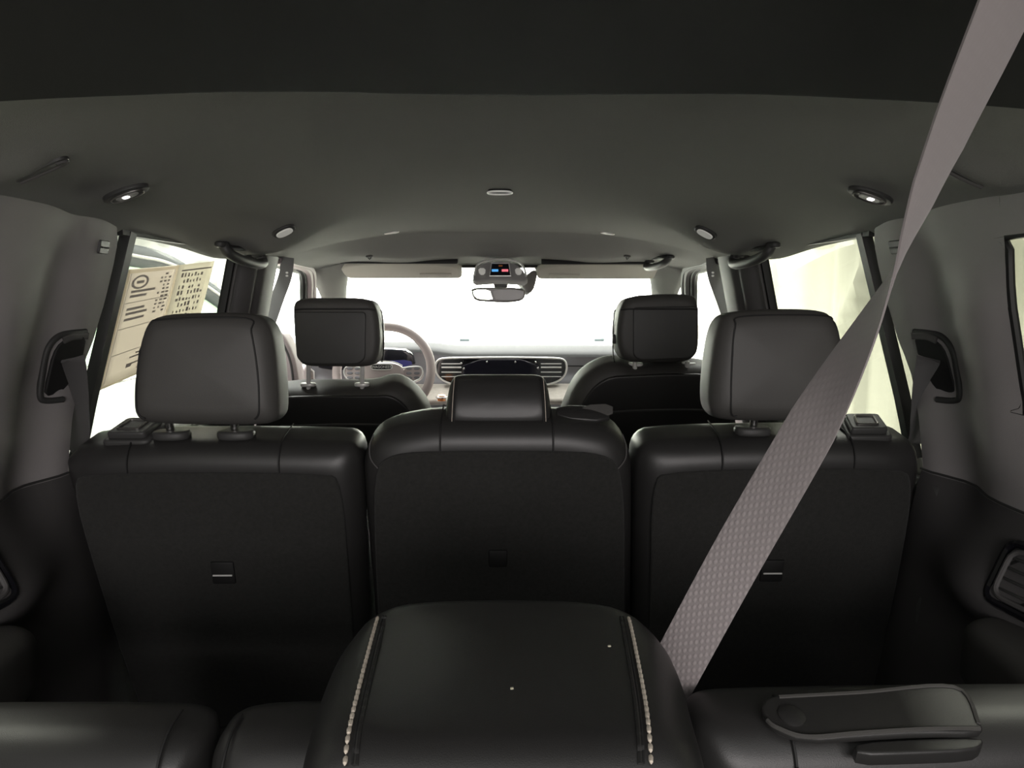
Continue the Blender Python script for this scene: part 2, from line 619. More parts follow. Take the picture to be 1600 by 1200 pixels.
for sx, side, n in ((-1, 'left', 1), (1, 'right', 2)):
    who = 'steering wheel side' if sx < 0 else 'passenger side'
    # rear quarter trim: upper part
    up = thing('trim_%d' % n, None, None, (sx * .74, .7, .84), kind='structure')
    front_edge = lambda z: pw(z, [(.838, 1.228), (.93, 1.240), (1.0, 1.262), (1.06, 1.292), (1.10, 1.302), (1.13, 1.310), (1.20, 1.320), (1.24, 1.322), (1.262, 1.312)])
    # piece between door and rear quarter window, then the frames around that window
    m = strip(front_edge, lambda z: .962, .832, 1.30, xi, 60, 50, sx)
    # returned edge towards the glass
    def ret(s, t, sx=sx):
        z = lerp(.838, 1.29, t)
        y = front_edge(z)
        return Vector((sx * lerp(xi(y, z), xo(z) - .012, s), y + .012 * s, z))
    grid(ret, 3, 30, m)
    m.build('pillar_cover', 'trim_plastic', up, angle=50)
    m = strip(.962, .30, .832, .98, xi, 24, 8, sx)
    strip(.962, .30, 1.225, 1.30, xi, 24, 4, sx).build('window_header', 'trim_plastic', up, angle=50)
    m.build('quarter_sill', 'trim_plastic', up, angle=50)
    strip(.30, .0, .832, 1.30, xi, 24, 12, sx).build('rear_pillar_cover', 'trim_plastic', up, angle=50)
    # lower part, from the joint line to the floor
    lo = thing('trim_%d' % (n + 2), None, None, (sx * .74, .7, 0), kind='structure')
    low_edge = lambda z: pw(z, [(.1, 1.34), (.5, 1.31), (.7, 1.25), (.832, 1.228)])
    m = strip(low_edge, -.45, .05, .833, lambda y, z: xi(y, z) - .002, 70, 50, sx)
    def ret2(s, t, sx=sx):
        z = lerp(.05, .833, t)
        y = low_edge(z)
        return Vector((sx * lerp(xi(y, z) - .002, .84, s), y + .01 * s, z))
    grid(ret2, 3, 20, m)
    m.build('side_cover', 'plastic_matt', lo, angle=50)
    tube([Vector((sx * (xi(y, .836) - .0015), y, .836)) for y in [1.232 - k * .03 for k in range(30)]], .0022, 6).build('joint_bead', 'plastic', lo)
    # outer body side below the glass
    grid(lambda s, t, sx=sx: Vector((sx * (.86 - .03 * t), lerp(-.5, 3.6, s), lerp(-.2, .835, t))), 8, 4).build('body_side', 'car_paint', lo, solid=.01)
    # rear quarter window
    wq = thing('window_%d' % n, None, None, (sx * .75, .6, .95), kind='structure')
    strip(1.03, .28, .95, 1.26, lambda y, z: xo(z) - .006, 4, 4, sx).build('pane', 'glass_quarter', wq)
    fr_pts = [(q_.x, q_.y) for q_ in catmull([Vector((a_, b_, 0)) for a_, b_ in [(.962, 1.0), (.962, 1.1), (.962, 1.205), (.955, 1.225), (.6, 1.225), (.32, 1.225), (.30, 1.205), (.30, 1.1), (.30, 1.0), (.32, .98), (.6, .98), (.955, .98)]], 4, True)]
    tube([Vector((sx * (xi(y, z) + .006), y, z)) for y, z in fr_pts], .006, 8, True).build('seal', 'rubber', wq)

    # rear door
    dr = thing('door_%d' % n, None, None, (sx * .8, 1.6, 0), kind='structure')
    wr = thing('window_%d' % (n + 2), None, None, (sx * .8, 1.6, .84), kind='structure')
    BARY = lambda z: lerp(1.325, 1.385, (z - .84) / .42)
    strip(BARY, 1.93, .835, 1.262, lambda y, z: xo(z), 10, 8, sx).build('pane', 'glass_tint', wr)
    strip(1.17, lambda z: BARY(z) - .016, .835, 1.262, lambda y, z: xo(z) + .002, 4, 8, sx).build('quarter_pane', 'glass_tint', wr)
    strap([Vector((sx * (xo(z) - .006), BARY(z) - .008, z)) for z in (.80, .95, 1.1, 1.262)], Vector((0, 1, 0)), .024, .02).build('division_bar', 'rubber', wr, angle=60)
    strap([Vector((sx * (xo(z) - .004), 1.915, z)) for z in (.80, .95, 1.1, 1.262)], Vector((0, 1, 0)), .022, .02).build('frame_post', 'rubber', wr, angle=60)
    tube([Vector((sx * (xo(z) - .018), 1.918, z)) for z in (.80, .95, 1.1, 1.252)], .0045, 8).build('frame_bead', 'pillar_plastic', wr)
    strap([Vector((sx * (xo(1.262) - .004), y, 1.265)) for y in (1.34, 1.5, 1.7, 1.95)], Vector((0, 0, 1)), .024, .02).build('frame_header', 'rubber', wr, angle=60)
    # door panel: sill, shoulder, metal strip, pocket
    def dpan(s, t, sx=sx):
        y = lerp(1.18, 1.97, s)
        z = lerp(.08, .815, t)
        x = pw(z, [(.08, .80), (.35, .775), (.55, .755), (.70, .772), (.815, .775)])
        return Vector((sx * x, y, z))
    grid(dpan, 20, 30).build('panel', 'plastic', dr, angle=60, solid=-.02)
    def sill(s, t, sx=sx):
        y = lerp(1.18, 1.97, s)
        a = lerp(0, math.pi / 2, t)
        return Vector((sx * (.772 + .03 * (1 - math.cos(a))), y, .812 + .026 * math.sin(a)))
    grid(sill, 20, 8).build('window_sill', 'door_sill', dr)
    fr = Frame((sx * .772, 1.42, .68), 0, sx * -R(90))
    tube([Vector((sx * .760, 1.252, .80)), Vector((sx * .752, 1.262, .70)), Vector((sx * .748, 1.27, .655)), Vector((sx * .752, 1.45, .655)), Vector((sx * .752, 1.6, .655))], .006, 8).build('metal_strip', 'satin', dr)
    padded(Frame((sx * .75, 1.5, .60), 0, 0), [(-.03, -.02), (.03, -.02), (.03, .02), (-.03, .02)], .35, .015, w0=-.2, smooth=2).build('armrest', 'plastic', dr)
    padded(Frame((sx * .748, 1.33, .725), 0, 0), [(-.012, -.012), (.012, -.012), (.012, .012), (-.012, .012)], .10, .005, smooth=1).build('door_handle', 'chrome', dr)

    # B pillar
    bp = thing('trim_%d' % (n + 4), None, None, (sx * .76, 2.05, 0), kind='structure')
    def bpil(s, t, sx=sx):
        z = lerp(.1, 1.25, t)
        a = s * math.pi
        yc = 2.06 + .02 * (1.26 - z)
        hw = .115 + .05 * sstep(1.0, .6, z) if z < 1.0 else .115
        prof = math.sin(a) ** .7
        ridge = .008 * math.exp(-((s - .30) / .035) ** 2)
        return Vector((sx * (xo(z) + .005 - .075 * prof + ridge), yc - hw * math.cos(a), z))
    grid(bpil, 44, 30).build('pillar_cover', 'plastic_matt', bp, angle=50)
    # front door
    df = thing('door_%d' % (n + 2), None, None, (sx * .8, 2.6, 0), kind='structure')
    wf = thing('window_%d' % (n + 4), None, None, (sx * .8, 2.6, .86), kind='structure')
    def fpane(s, t, sx=sx):
        z = lerp(.85, 1.245, t)
        y = lerp(2.12, FB(z) + .35 * (1 - t), s)
        return Vector((sx * xo(z) * lerp(1, .965, s), y, z))
    grid(fpane, 10, 8).build('pane', 'glass_clear', wf)
    edge = [(2.16, 1.243), (2.40, 1.238), (2.52, 1.225), (2.575, 1.19), (2.615, 1.13), (2.70, 1.04), (2.86, .93), (3.0, .865)]
    pth = catmull([Vector((sx * xo(z) * lerp(.995, .965, (y - 2.16) / .84), y, z)) for y, z in edge], 6)
    tube([p + Vector((-sx * .006, 0, 0)) for p in pth], .013, 8).build('frame_seal', 'rubber', wf)
    tube([p + Vector((-sx * .018, .028, .004)) for p in pth], .017, 8).build('frame_cover', 'door_leather' if sx < 0 else 'pillar_plastic', wf)
    tube([p + Vector((-sx * .022, .060, .006)) for p in pth], .017, 8).build('frame_lip', 'door_leather' if sx < 0 else 'pillar_plastic', wf)
    def fpan(s, t, sx=sx):
        y = lerp(2.0, 3.25, s)
        z = lerp(.08, .855, t)
        x = pw(z, [(.08, .80), (.35, .775), (.55, .75), (.70, .775), (.855, .79)])
        return Vector((sx * x, y, z))
    grid(fpan, 20, 24).build('panel', 'door_leather', df, angle=60, solid=-.02)
    # A pillar
    ap = thing('trim_%d' % (n + 6), None, None, (sx * .7, 3.0, .9), kind='structure')
    def apil(s, t, sx=sx):
        c = Vector((sx * pw(t, [(0, .625), (.5, .69), (1, .755)]), lerp(2.66, 3.42, t), lerp(1.262, .86, t ** 1.1)))
        a = lerp(-.2, math.pi + .4, s)
        wd = lerp(.075, .040, sstep(0, .45, t))
        return c + Vector((-sx * wd * math.cos(a) * .9, -.03 * math.sin(a) + .04 * math.cos(a), -.025 * math.sin(a) + .018 * math.cos(a)))
    grid(apil, 16, 24).build('pillar_cover', 'headliner', ap, angle=60)

# ------------------------------------------------------------------ windscreen with black border and header
ws = thing('window_7', None, None, (0, 3.3, .9), kind='structure')
def wsf(s, t):
    u = lerp(-1, 1, s)
    x = u * lerp(.735, .625, t)
    return Vector((x, lerp(3.56, 2.83, t) - .16 * u * u * lerp(1, .6, t), lerp(.872, 1.262, t ** .92)))
grid(wsf, 24, 12).build('pane', 'glass_clear', ws)
strap([wsf(k / 16, .985) + Vector((0, -.012, -.004)) for k in range(17)], Vector((0, .8, .3)), .05, .006).build('header_border', 'pillar_plastic', ws)
tube([wsf(k / 16, .02) + Vector((0, -.015, 0)) for k in range(17)], .008, 6).build('base_border', 'rubber', ws)
for px in (726, 936):
    p = at(px, 531, 3.50)
    box(p, (.05, .03, .018), .005).build('wiper_stop', 'mirror_paint', ws)

# ================================================================== THE THINGS
# ------------------------------------------------------------------ second row seats
def top_profile(fr, u, vtop, r, depth, d0=.03, rr=.0016, w0=0.0):
    """A seam running from the back face over the rounded top edge."""
    pts = [fr(u, vtop - r - d0, w0 - .001)]
    for k in range(9):
        a = k / 8 * math.pi / 2
        pts.append(fr(u, vtop - r * (1 - math.sin(a)) + .0008, w0 + r * (1 - math.cos(a)) - .0008))
    pts.append(fr(u, vtop + .0012, w0 + depth - r))
    return tube(pts, rr, 6)
def edge_w(out, r, u, v, w0=0.0):
    """Depth of the rounded rear face of a padded shape at (u, v)."""
    us, vs = [p[0] for p in out], [p[1] for p in out]
    cu, cv = (min(us) + max(us)) / 2, (min(vs) + max(vs)) / 2
    hu, hv = (max(us) - min(us)) / 2, (max(vs) - min(vs)) / 2
    th = math.atan2((v - cv) / hv, (u - cu) / hu)
    best, rad = 9, 1
    for p in out:
        a = math.atan2((p[1] - cv) / hv, (p[0] - cu) / hu)
        d = abs((a - th + math.pi) % (2 * math.pi) - math.pi)
        if d < best:
            best, rad = d, math.hypot((p[0] - cu) / hu, (p[1] - cv) / hv)
    sr = min(1, math.hypot((u - cu) / hu, (v - cv) / hv) / rad)
    ins = (1 - sr) * (hu * math.cos(th) ** 2 + hv * math.sin(th) ** 2)
    if ins >= r: return w0
    return w0 + r - math.sqrt(max(0, r * r - (r - ins) ** 2))
def rounded(pts, d, n=2):
    """Polygon with every corner rounded over a length d."""
    out = []
    k = len(pts)
    for i in range(k):
        a, b, c = Vector(pts[i - 1]), Vector(pts[i]), Vector(pts[(i + 1) % k])
        da, dc = (a - b), (c - b)
        p0 = b + da.normalized() * min(d, da.length * .45)
        p1 = b + dc.normalized() * min(d, dc.length * .45)
        for t in (0, .25, .5, .75, 1):
            q = p0.lerp(b, t).lerp(b.lerp(p1, t), t)
            out.append((q.x, q.y))
    return out
def headrest_outer(seat, px_pts, Y, seam_px, inner, posts, sleeve_y, seat_v):
    """Padded outer headrest: cushion, seam around the back face, posts, sleeves."""
    fr = Frame(at(sum(p[0] for p in px_pts) / len(px_pts), 580, Y), R(-4))
    hr = padded(fr, fr.trace(px_pts), .115, .034, .006, .010, smooth=2, seg=6, r_front=.045).build('headrest', 'leather_soft', seat, angle=180)
    us = fr.trace(seam_px)
    fo = chaikin(fr.trace(px_pts), 2)
    us = [(q.x, q.y) for q in catmull([Vector((a, b, 0)) for a, b in us], 6)]
    tube([fr(u, v, edge_w(fo, .034, u, v) - .0005) for u, v in us], .0015, 6).build('seam', 'seam_dark', hr)
    for (px, p0, p1) in posts:
        a = at(px, p0, Y + .055)
        b = Vector((a.x, a.y + .012, seat_v))
        tube([a + Vector((0, 0, .02)), (a + b) / 2, b], .0072, 12).build('post', 'chrome', hr)
        s = padded(Frame((b.x, b.y - .0, seat_v - .002), R(-90)), [(-.032, -.022), (.032, -.022), (.032, .022), (-.032, .022)], .016, .006, w0=-.010, smooth=2)
        s.build('post_sleeve', 'plastic', seat, angle=60)
    return hr
TILT = R(11)
def outer_seat(name_label, body_px, carpet_px, top_py, seams, anchor_px, pull, lever_px, side_px, piping_px):
    Y = 1.20
    o = at(anchor_px, 735, Y)
    seat = thing('car_seat', name_label, 'seat', (o.x, 1.30, .25), 'second row seats')
    fr = Frame(o, TILT)
    out = fr.trace(body_px)
    vt = max(v for u, v in out)
    padded(fr, out, .15, .045, .0, .02, smooth=2, seg=7, r_front=.06).build('backrest', 'leather', seat, angle=180)
    cp = padded(fr, fr.trace(carpet_px), .012, .004, .004, 0, w0=-.006, smooth=2).build('carpet_panel', 'carpet', seat, angle=60)
    # pull slot with its bright edge
    pu, pv = fr.uv(*pull)
    box((pu, -.007, pv), (.042, .012, .046), .004, fr).build('latch_slot', 'seam_dark', cp)
    tube([fr(pu - .017, pv - .003, -.0145), fr(pu + .017, pv - .003, -.0145)], .0016, 6).build('slot_edge', 'silver', cp)
    for px in seams:
        u, v = fr.uv(px, 700)
        # local top of the backrest at this place
        top_profile(fr, u, vt, .045, .15).build('seam', 'seam_dark', seat)
    # release lever on the shoulder
    lf = Frame(fr(*fr.uv(*lever_px), .075), R(-78) + TILT * 0)
    q = Frame(Vector((lf.o.x, lf.o.y - .012, fr(0, vt, .06).z + .008)), R(-72))
    lv = padded(q, rounded([(-.036, -.028), (.030, -.028), (.038, .030), (-.024, .030)], .008), .014, .004, w0=-.010, smooth=0).build('release_lever', 'plastic', seat, angle=50)
    tube([q(*p, -.0115) for p in rounded([(-.022, -.016), (.016, -.016), (.022, .017), (-.012, .017)], .005)], .0022, 6, True).build('lever_rim', 'satin', lv)
    base = padded(q, rounded([(-.044, -.036), (.038, -.036), (.046, .036), (-.032, .036)], .012), .018, .005, w0=.002, smooth=0).build('lever_base', 'plastic', seat, angle=50)
    # lower cushion, in front of the backrest
    cfr = Frame((o.x, 1.30, .40), R(-86))
    padded(cfr, [(-.24, 0), (.24, 0), (.24, .50), (-.24, .50)], .16, .05, .015, smooth=2).build('cushion', 'leather', seat, angle=180)
    box((o.x, 1.52, .14), (.40, .40, .24), .03).build('seat_base', 'plastic', seat)
    # hinge cover beside the lower backrest
    s = -1 if o.x < 0 else 1
    h = fr.trace(side_px)
    padded(fr, h, .08, .012, w0=.05, smooth=2).build('hinge_cover', 'plastic', seat, angle=60)
    return seat, fr, vt
seatL, frL, vtL = outer_seat('black leather second row seat nearest the paper sheet on the window',
    [(92, 722), (118, 700), (520, 700), (556, 708), (562, 760), (576, 1000), (583, 1200), (260, 1200), (180, 1000), (100, 775), (86, 730)],
    [(112, 752), (140, 738), (510, 738), (534, 752), (546, 900), (556, 1040), (562, 1180), (255, 1180), (215, 1090), (150, 890)],
    660, (192, 432), 330, (352, 890), (182, 690),
    [(95, 800), (110, 800), (160, 920), (235, 1110), (255, 1180), (225, 1180), (190, 1080), (120, 900)],
    [(91, 715, .02), (90, 735, .004), (97, 752, -.002), (112, 760, -.004)])
headrest_outer(seatL, [(214, 512), (232, 491), (300, 487), (385, 487), (412, 500), (424, 540), (431, 640), (424, 660), (400, 668), (250, 666), (206, 662), (196, 640), (203, 560)],
    1.17, [(222, 655), (210, 640), (212, 560), (226, 508), (250, 499), (380, 497), (392, 520), (402, 580), (404, 640), (396, 656)], 1,
    [(262, 655, 0), (364, 655, 0)], 690, frL(0, vtL, .07).z)
seatR, frR, vtR = outer_seat('black leather second row seat behind the front passenger seat',
    [(1000, 712), (1035, 696), (1430, 692), (1450, 712), (1452, 745), (1436, 790), (1385, 1000), (1320, 1200), (989, 1200), (993, 1000), (996, 760)],
    [(1018, 755), (1042, 734), (1400, 730), (1428, 746), (1404, 890), (1372, 1040), (1335, 1180), (1016, 1180), (1014, 1040), (1016, 900)],
    660, (1132, 1340), 1225, (1203, 887), (1378, 682),
    [(1455, 790), (1440, 790), (1410, 900), (1375, 1040), (1345, 1180), (1375, 1180), (1400, 1060), (1440, 900)],
    [(1453, 708, .02), (1455, 728, .004), (1449, 742, -.002), (1432, 750, -.004)])
headrest_outer(seatR, [(1120, 540), (1131, 498), (1150, 485), (1210, 481), (1290, 482), (1312, 492), (1326, 530), (1338, 620), (1337, 645), (1325, 656), (1280, 660), (1140, 661), (1118, 650), (1112, 620)],
    1.17, [(1155, 652), (1143, 640), (1144, 560), (1150, 510), (1165, 494), (1290, 493), (1310, 505), (1322, 560), (1329, 640), (1318, 650)], -1,
    [(1180, 650, 0), (1285, 650, 0)], 690, frR(0, vtR, .07).z)
# a strand of loose white fluff clinging to the hinge of that seat
fl = catmull([at(1392, 925, 1.30), at(1402, 935, 1.30), at(1404, 948, 1.30), at(1396, 956, 1.30)], 5)
mb = tube(fl, .0022, 5)
tube(catmull([at(1397, 870, 1.27), at(1386, 930, 1.28), at(1378, 980, 1.29), at(1365, 1020, 1.30)], 6), .0009, 5, mb=mb)
tag(mb.build('thread', 'fluff'), 'loose pale thread hanging beside the right second row backrest', 'thread')

# centre seat of the second row
oC = at(778, 720, 1.21)
seatC = thing('car_seat', 'black leather middle second row seat with low stitched headrest', 'seat', (oC.x, 1.30, .25), 'second row seats')
frC = Frame(oC, TILT)
outC = frC.trace([(563, 716), (588, 684), (660, 668), (720, 667), (840, 667), (900, 668), (965, 680), (990, 712), (993, 760), (990, 1000), (986, 1200), (594, 1200), (584, 1000), (563, 760)])
vtC = max(v for u, v in outC)
padded(frC, outC, .15, .045, .0, .02, smooth=2, seg=7, r_front=.06).build('backrest', 'leather', seatC, angle=180)
cp = padded(frC, frC.trace([(583, 735), (612, 708), (700, 704), (860, 704), (945, 708), (974, 735), (976, 900), (972, 1180), (602, 1180), (588, 900)]), .012, .004, .004, 0, w0=-.006, smooth=2).build('carpet_panel', 'carpet', seatC, angle=60)
pu, pv = frC.uv(778, 868)
box((pu, -.007, pv), (.034, .012, .036), .004, frC).build('latch_slot', 'seam_dark', cp)
for px in (687, 865):
    u, v = frC.uv(px, 680)
    top_profile(frC, u, vtC, .045, .15).build('seam', 'seam_dark', seatC)
for pts in ([(577, 694), (573, 708), (577, 722), (590, 733)], [(979, 694), (983, 708), (979, 722), (966, 733)]):
    fo = chaikin(outC, 2)
    tube([frC(q.x, q.y, edge_w(fo, .045, q.x, q.y) - .001) for q in catmull([Vector((*frC.uv(*a), 0)) for a in pts], 6)], .0013, 6).build('piping', 'pillar_plastic', seatC)
cfr = Frame((oC.x, 1.31, .40), R(-86))
padded(cfr, [(-.20, 0), (.20, 0), (.20, .50), (-.20, .50)], .16, .05, .015, smooth=2).build('cushion', 'leather', seatC, angle=180)
box((oC.x, 1.53, .14), (.36, .40, .24), .03).build('seat_base', 'plastic', seatC)
hf = Frame(at(778, 630, 1.235), R(-16))
hr = padded(hf, hf.trace([(700, 600), (708, 580), (735, 579), (820, 579), (850, 580), (858, 600), (863, 650), (858, 668), (830, 672), (725, 672), (698, 668), (694, 650)]), .085, .022, 0, .006, smooth=2, seg=6, warp=lambda u, v, w: (u, v, w + 5.5 * (v + .004) ** 2)).build('headrest', 'leather', seatC, angle=180)
for dx in (713, 846):
    s = 1 if dx > 778 else -1
    pth = [hf(*hf.uv(dx + s * 4 * k / 8, lerp(588, 664, k / 8)), -.0006 + 5.5 * (hf.uv(dx, lerp(588, 664, k / 8))[1] + .004) ** 2) for k in range(9)]
    tube(pth, .0013, 6).build('seam', 'seam_dark', hr)
    tube([p + Vector((s * .004, 0, 0)) for p in pth], .0005, 5).build('stitching', 'stitch', hr)
for px in (735, 822):
    p = at(px, 670, 1.245)
    padded(Frame((p.x, p.y + .01, p.z - .004), R(-80)), [(-.024, -.018), (.024, -.018), (.024, .018), (-.024, .018)], .02, .006, w0=-.008, smooth=2).build('post_sleeve', 'plastic', seatC, angle=60)
    tube([p + Vector((0, .025, -.02)), p + Vector((0, .03, .05))], .007, 10).build('post', 'chrome', hr)
# folded leather tab on the shoulder
ff = Frame(at(912, 662, 1.27) + Vector((0, 0, .012)), R(-60), R(4))
padded(ff, [(-.052, -.018), (.040, -.030), (.048, .012), (-.05, .02)], .010, .004, .003, smooth=1, w0=-.016).build('shoulder_flap', 'leather', seatC, angle=60)
ff2 = Frame(at(935, 655, 1.27) + Vector((0, 0, .014)), R(-35), R(-4))
padded(ff2, [(-.030, -.012), (.024, -.016), (.026, .012), (-.03, .008)], .005, .002, smooth=1, w0=-.012).build('flap_end', 'leather_soft', seatC, angle=60)

# ------------------------------------------------------------------ front seats
def front_seat(label, cx_px, body_px, panel_px, head_px, face_px, posts, inner, ridge_px, Yb=2.10):
    o = at(cx_px, 640, Yb)
    seat = thing('car_seat', label, 'seat', (o.x, 2.25, .2), 'front seats')
    fr = Frame(o, R(14))
    padded(fr, fr.trace(body_px), .15, .05, .0, .02, smooth=2, seg=6).build('backrest', 'leather_soft', seat, angle=180)
    pn = padded(fr, fr.trace(panel_px), .012, .005, .006, 0, w0=-.008, smooth=2).build('back_panel', 'leather', seat, angle=60)
    tube(catmull([fr(*fr.uv(*p), -.010) for p in ridge_px], 6), .005, 8).build('panel_ridge', 'plastic', pn)
    padded(Frame((o.x, 2.16, .40), R(-84)), [(-.26, 0), (.26, 0), (.26, .52), (-.26, .52)], .16, .05, .015, smooth=2).build('cushion', 'leather_soft', seat, angle=180)
    box((o.x, 2.40, .14), (.42, .42, .24), .03).build('seat_base', 'plastic', seat)
    hf = Frame(at(cx_px, 520, 2.05), R(-3))
    yaw = 0
    hr = padded(hf, hf.trace(head_px), .15, .022, .002, .012, smooth=2, seg=5, r_front=.05).build('headrest', 'leather_soft', seat, angle=180)
    fu = hf.trace(face_px)
    padded(hf, rounded(fu, .012), .012, .004, .002, 0, w0=-.004, smooth=0).build('back_cover', 'plastic', hr, angle=60)
    us = [p[0] for p in hf.trace(head_px)]
    lo_, hi_ = min(us), max(us)
    v = hf.uv(cx_px, 483)[1]
    tube([hf(lo_ + .010, v - .002, -.002), hf(lo_ + .03, v, -.0055), hf(hi_ - .03, v, -.0055), hf(hi_ - .010, v - .002, -.002)], .0022, 6).build('seam', 'seam_dark', hr)
    su = hi_ if inner > 0 else lo_
    sp = [hf(su + inner * .0005, hf.uv(cx_px, y_)[1], w_) for y_, w_ in ((484, .03), (492, .055), (530, .07), (556, .06), (566, .035))]
    tube(catmull(sp, 5), .002, 6).build('side_seam', 'seam_dark', hr)
    if inner < 0:
        padded(Frame(hf(su, hf.uv(cx_px, 530)[1], .05), 0, R(90)), [(-.012, -.014), (.012, -.014), (.012, .014), (-.012, .014)], .012, .004, w0=-.006, smooth=2).build('side_button', 'plastic', hr)
    for px in posts:
        a = at(px, 565, 2.10)
        b = at(px, 615, 2.13)
        tube([a, (a + b) / 2, b], .0068, 12).build('post', 'silver', hr)
        padded(Frame((b.x, b.y, fr(0, max(v for u, v in fr.trace(body_px)), 0).z), R(-90)), [(-.022, -.016), (.022, -.016), (.022, .016), (-.022, .016)], .012, .004, w0=-.006, smooth=2).build('post_sleeve', 'silver', seat, angle=60)
    return seat, fr
front_seat('dark leather front seat behind the steering wheel', 525,
    [(395, 660), (412, 622), (440, 614), (500, 613), (580, 613), (600, 604), (622, 604), (648, 622), (668, 650), (685, 720), (690, 800), (380, 800), (385, 720)],
    [(408, 650), (428, 620), (500, 617), (580, 618), (612, 616), (636, 634), (652, 660), (668, 740), (672, 790), (395, 790), (398, 720)],
    [(456, 490), (457, 470), (475, 465), (520, 465), (568, 465), (584, 472), (592, 500), (593, 545), (585, 568), (570, 574), (520, 573), (475, 573), (462, 562), (458, 530)],
    [(459, 487), (572, 487), (571, 560), (560, 569), (476, 569), (464, 560)], (482, 566), 1,
    [(440, 664), (520, 661), (600, 662), (655, 668)])
front_seat('dark leather front passenger seat opposite the steering wheel', 1030,
    [(882, 650), (900, 608), (925, 585), (955, 573), (975, 574), (992, 582), (1060, 578), (1110, 578), (1140, 592), (1155, 640), (1165, 800), (860, 800), (868, 700)],
    [(898, 655), (918, 612), (948, 588), (985, 586), (1060, 583), (1108, 584), (1130, 600), (1142, 650), (1150, 790), (880, 790), (884, 700)],
    [(966, 500), (972, 475), (985, 462), (1030, 459), (1080, 459), (1092, 466), (1094, 500), (1094, 545), (1086, 560), (1070, 566), (1010, 567), (980, 565), (968, 550), (964, 525)],
    [(989, 480), (1091, 478), (1089, 548), (1080, 560), (1000, 563), (989, 556)], (992, 1074), -1,
    [(905, 646), (980, 640), (1060, 638), (1135, 640)])

# ------------------------------------------------------------------ third row, close to the camera
def third_seat(label, body_px, Y, seams, u_c):
    o = at(u_c, 1180, Y)
    seat = thing('car_seat', label, 'seat', (o.x, Y + .05, .30), 'third row seats')
    fr = Frame(o, R(2))
    out = fr.trace(body_px)
    vt = max(v for u, v in out)
    padded(fr, out, .115, .05, .003, .010, smooth=2, seg=8, r_front=.045).build('backrest', 'leather', seat, angle=180)
    for pts in seams:
        tube(catmull([fr(*fr.uv(a, b), c) for a, b, c in pts], 8), .0016, 6).build('seam', 'seam_dark', seat)
    us = [p[0] for p in out]
    um = (min(us) + max(us)) / 2
    hw = (max(us) - min(us)) / 2 - .015
    padded(Frame((o.x + um, Y + .10, .50), R(-86)), [(-hw, 0), (hw, 0), (hw, .30), (-hw, .30)], .14, .04, .01, smooth=2).build('cushion', 'leather', seat, angle=180)
    return seat, fr, vt
s3l, f3l, vt3 = third_seat('black leather third row backrest at the lower left edge of the photo',
    [(-190, 1205), (-170, 1185), (0, 1184), (190, 1184), (262, 1188), (292, 1205), (292, 1240), (288, 1440), (-200, 1440), (-195, 1260)], .60,
    [], 60)
u_, v_ = f3l.uv(236, 1184)
top_profile(f3l, u_, vt3, .05, .115, d0=.06).build('seam', 'seam_dark', s3l)
s3c, f3c, vt3c = third_seat('black leather middle third row seat under the stitched headrest',
    [(306, 1210), (330, 1188), (400, 1182), (520, 1180), (1060, 1180), (1078, 1190), (1086, 1215), (1090, 1440), (298, 1440), (300, 1260)], .605,
    [], 690)
u_, v_ = f3c.uv(338, 1184)
top_profile(f3c, u_, vt3c - .003, .05, .115, d0=.06).build('seam', 'seam_dark', s3c)
s3r, f3r, vt3r = third_seat('black leather third row backrest carrying a pull strap',
    [(1098, 1190), (1112, 1166), (1160, 1158), (1350, 1154), (1640, 1150), (1800, 1150), (1836, 1170), (1840, 1260), (1840, 1440), (1104, 1440), (1100, 1260)], .60,
    [], 1450)
u_, v_ = f3r.uv(1250, 1158)
top_profile(f3r, u_, vt3r, .05, .115, d0=-.02).build('seam', 'seam_dark', s3r)
# its pull strap: a leather loop with a round snap, lying on the top
pf = LF(f3r(0, vt3r, .05), (1, 0, 0), (0, .97, .24), (0, .24, -.97))
so = padded(pf, pf.trace([(1186, 1122), (1192, 1104), (1220, 1098), (1340, 1092), (1488, 1082), (1504, 1092), (1534, 1148), (1524, 1160), (1440, 1158), (1340, 1164), (1256, 1170), (1204, 1150)]), .010, .004, .001, 0, w0=-.012, smooth=1).build('pull_strap', 'leather', s3r, angle=60)
padded(pf, pf.trace([(1332, 1168), (1440, 1160), (1530, 1158), (1536, 1168), (1520, 1180), (1420, 1184), (1340, 1186)]), .016, .003, w0=-.006, smooth=1).build('strap_underside', 'leather', so, angle=60)
u, v = pf.uv(1234, 1134)
tube([pf(u, v, -.004), pf(u, v, -.0135), pf(u, v, -.0155)], [.0125, .0125, .008], 20).build('snap_button', 'leather', so, angle=50)
for ring_px in ([(1196, 1140), (1212, 1152), (1258, 1166), (1340, 1160), (1440, 1154), (1526, 1153)], [(1214, 1104), (1340, 1097), (1486, 1088), (1524, 1146)]):
    tube(catmull([pf(*pf.uv(*p), -.012) for p in ring_px], 6), .0022, 6).build('strap_edge', 'leather_soft', so)

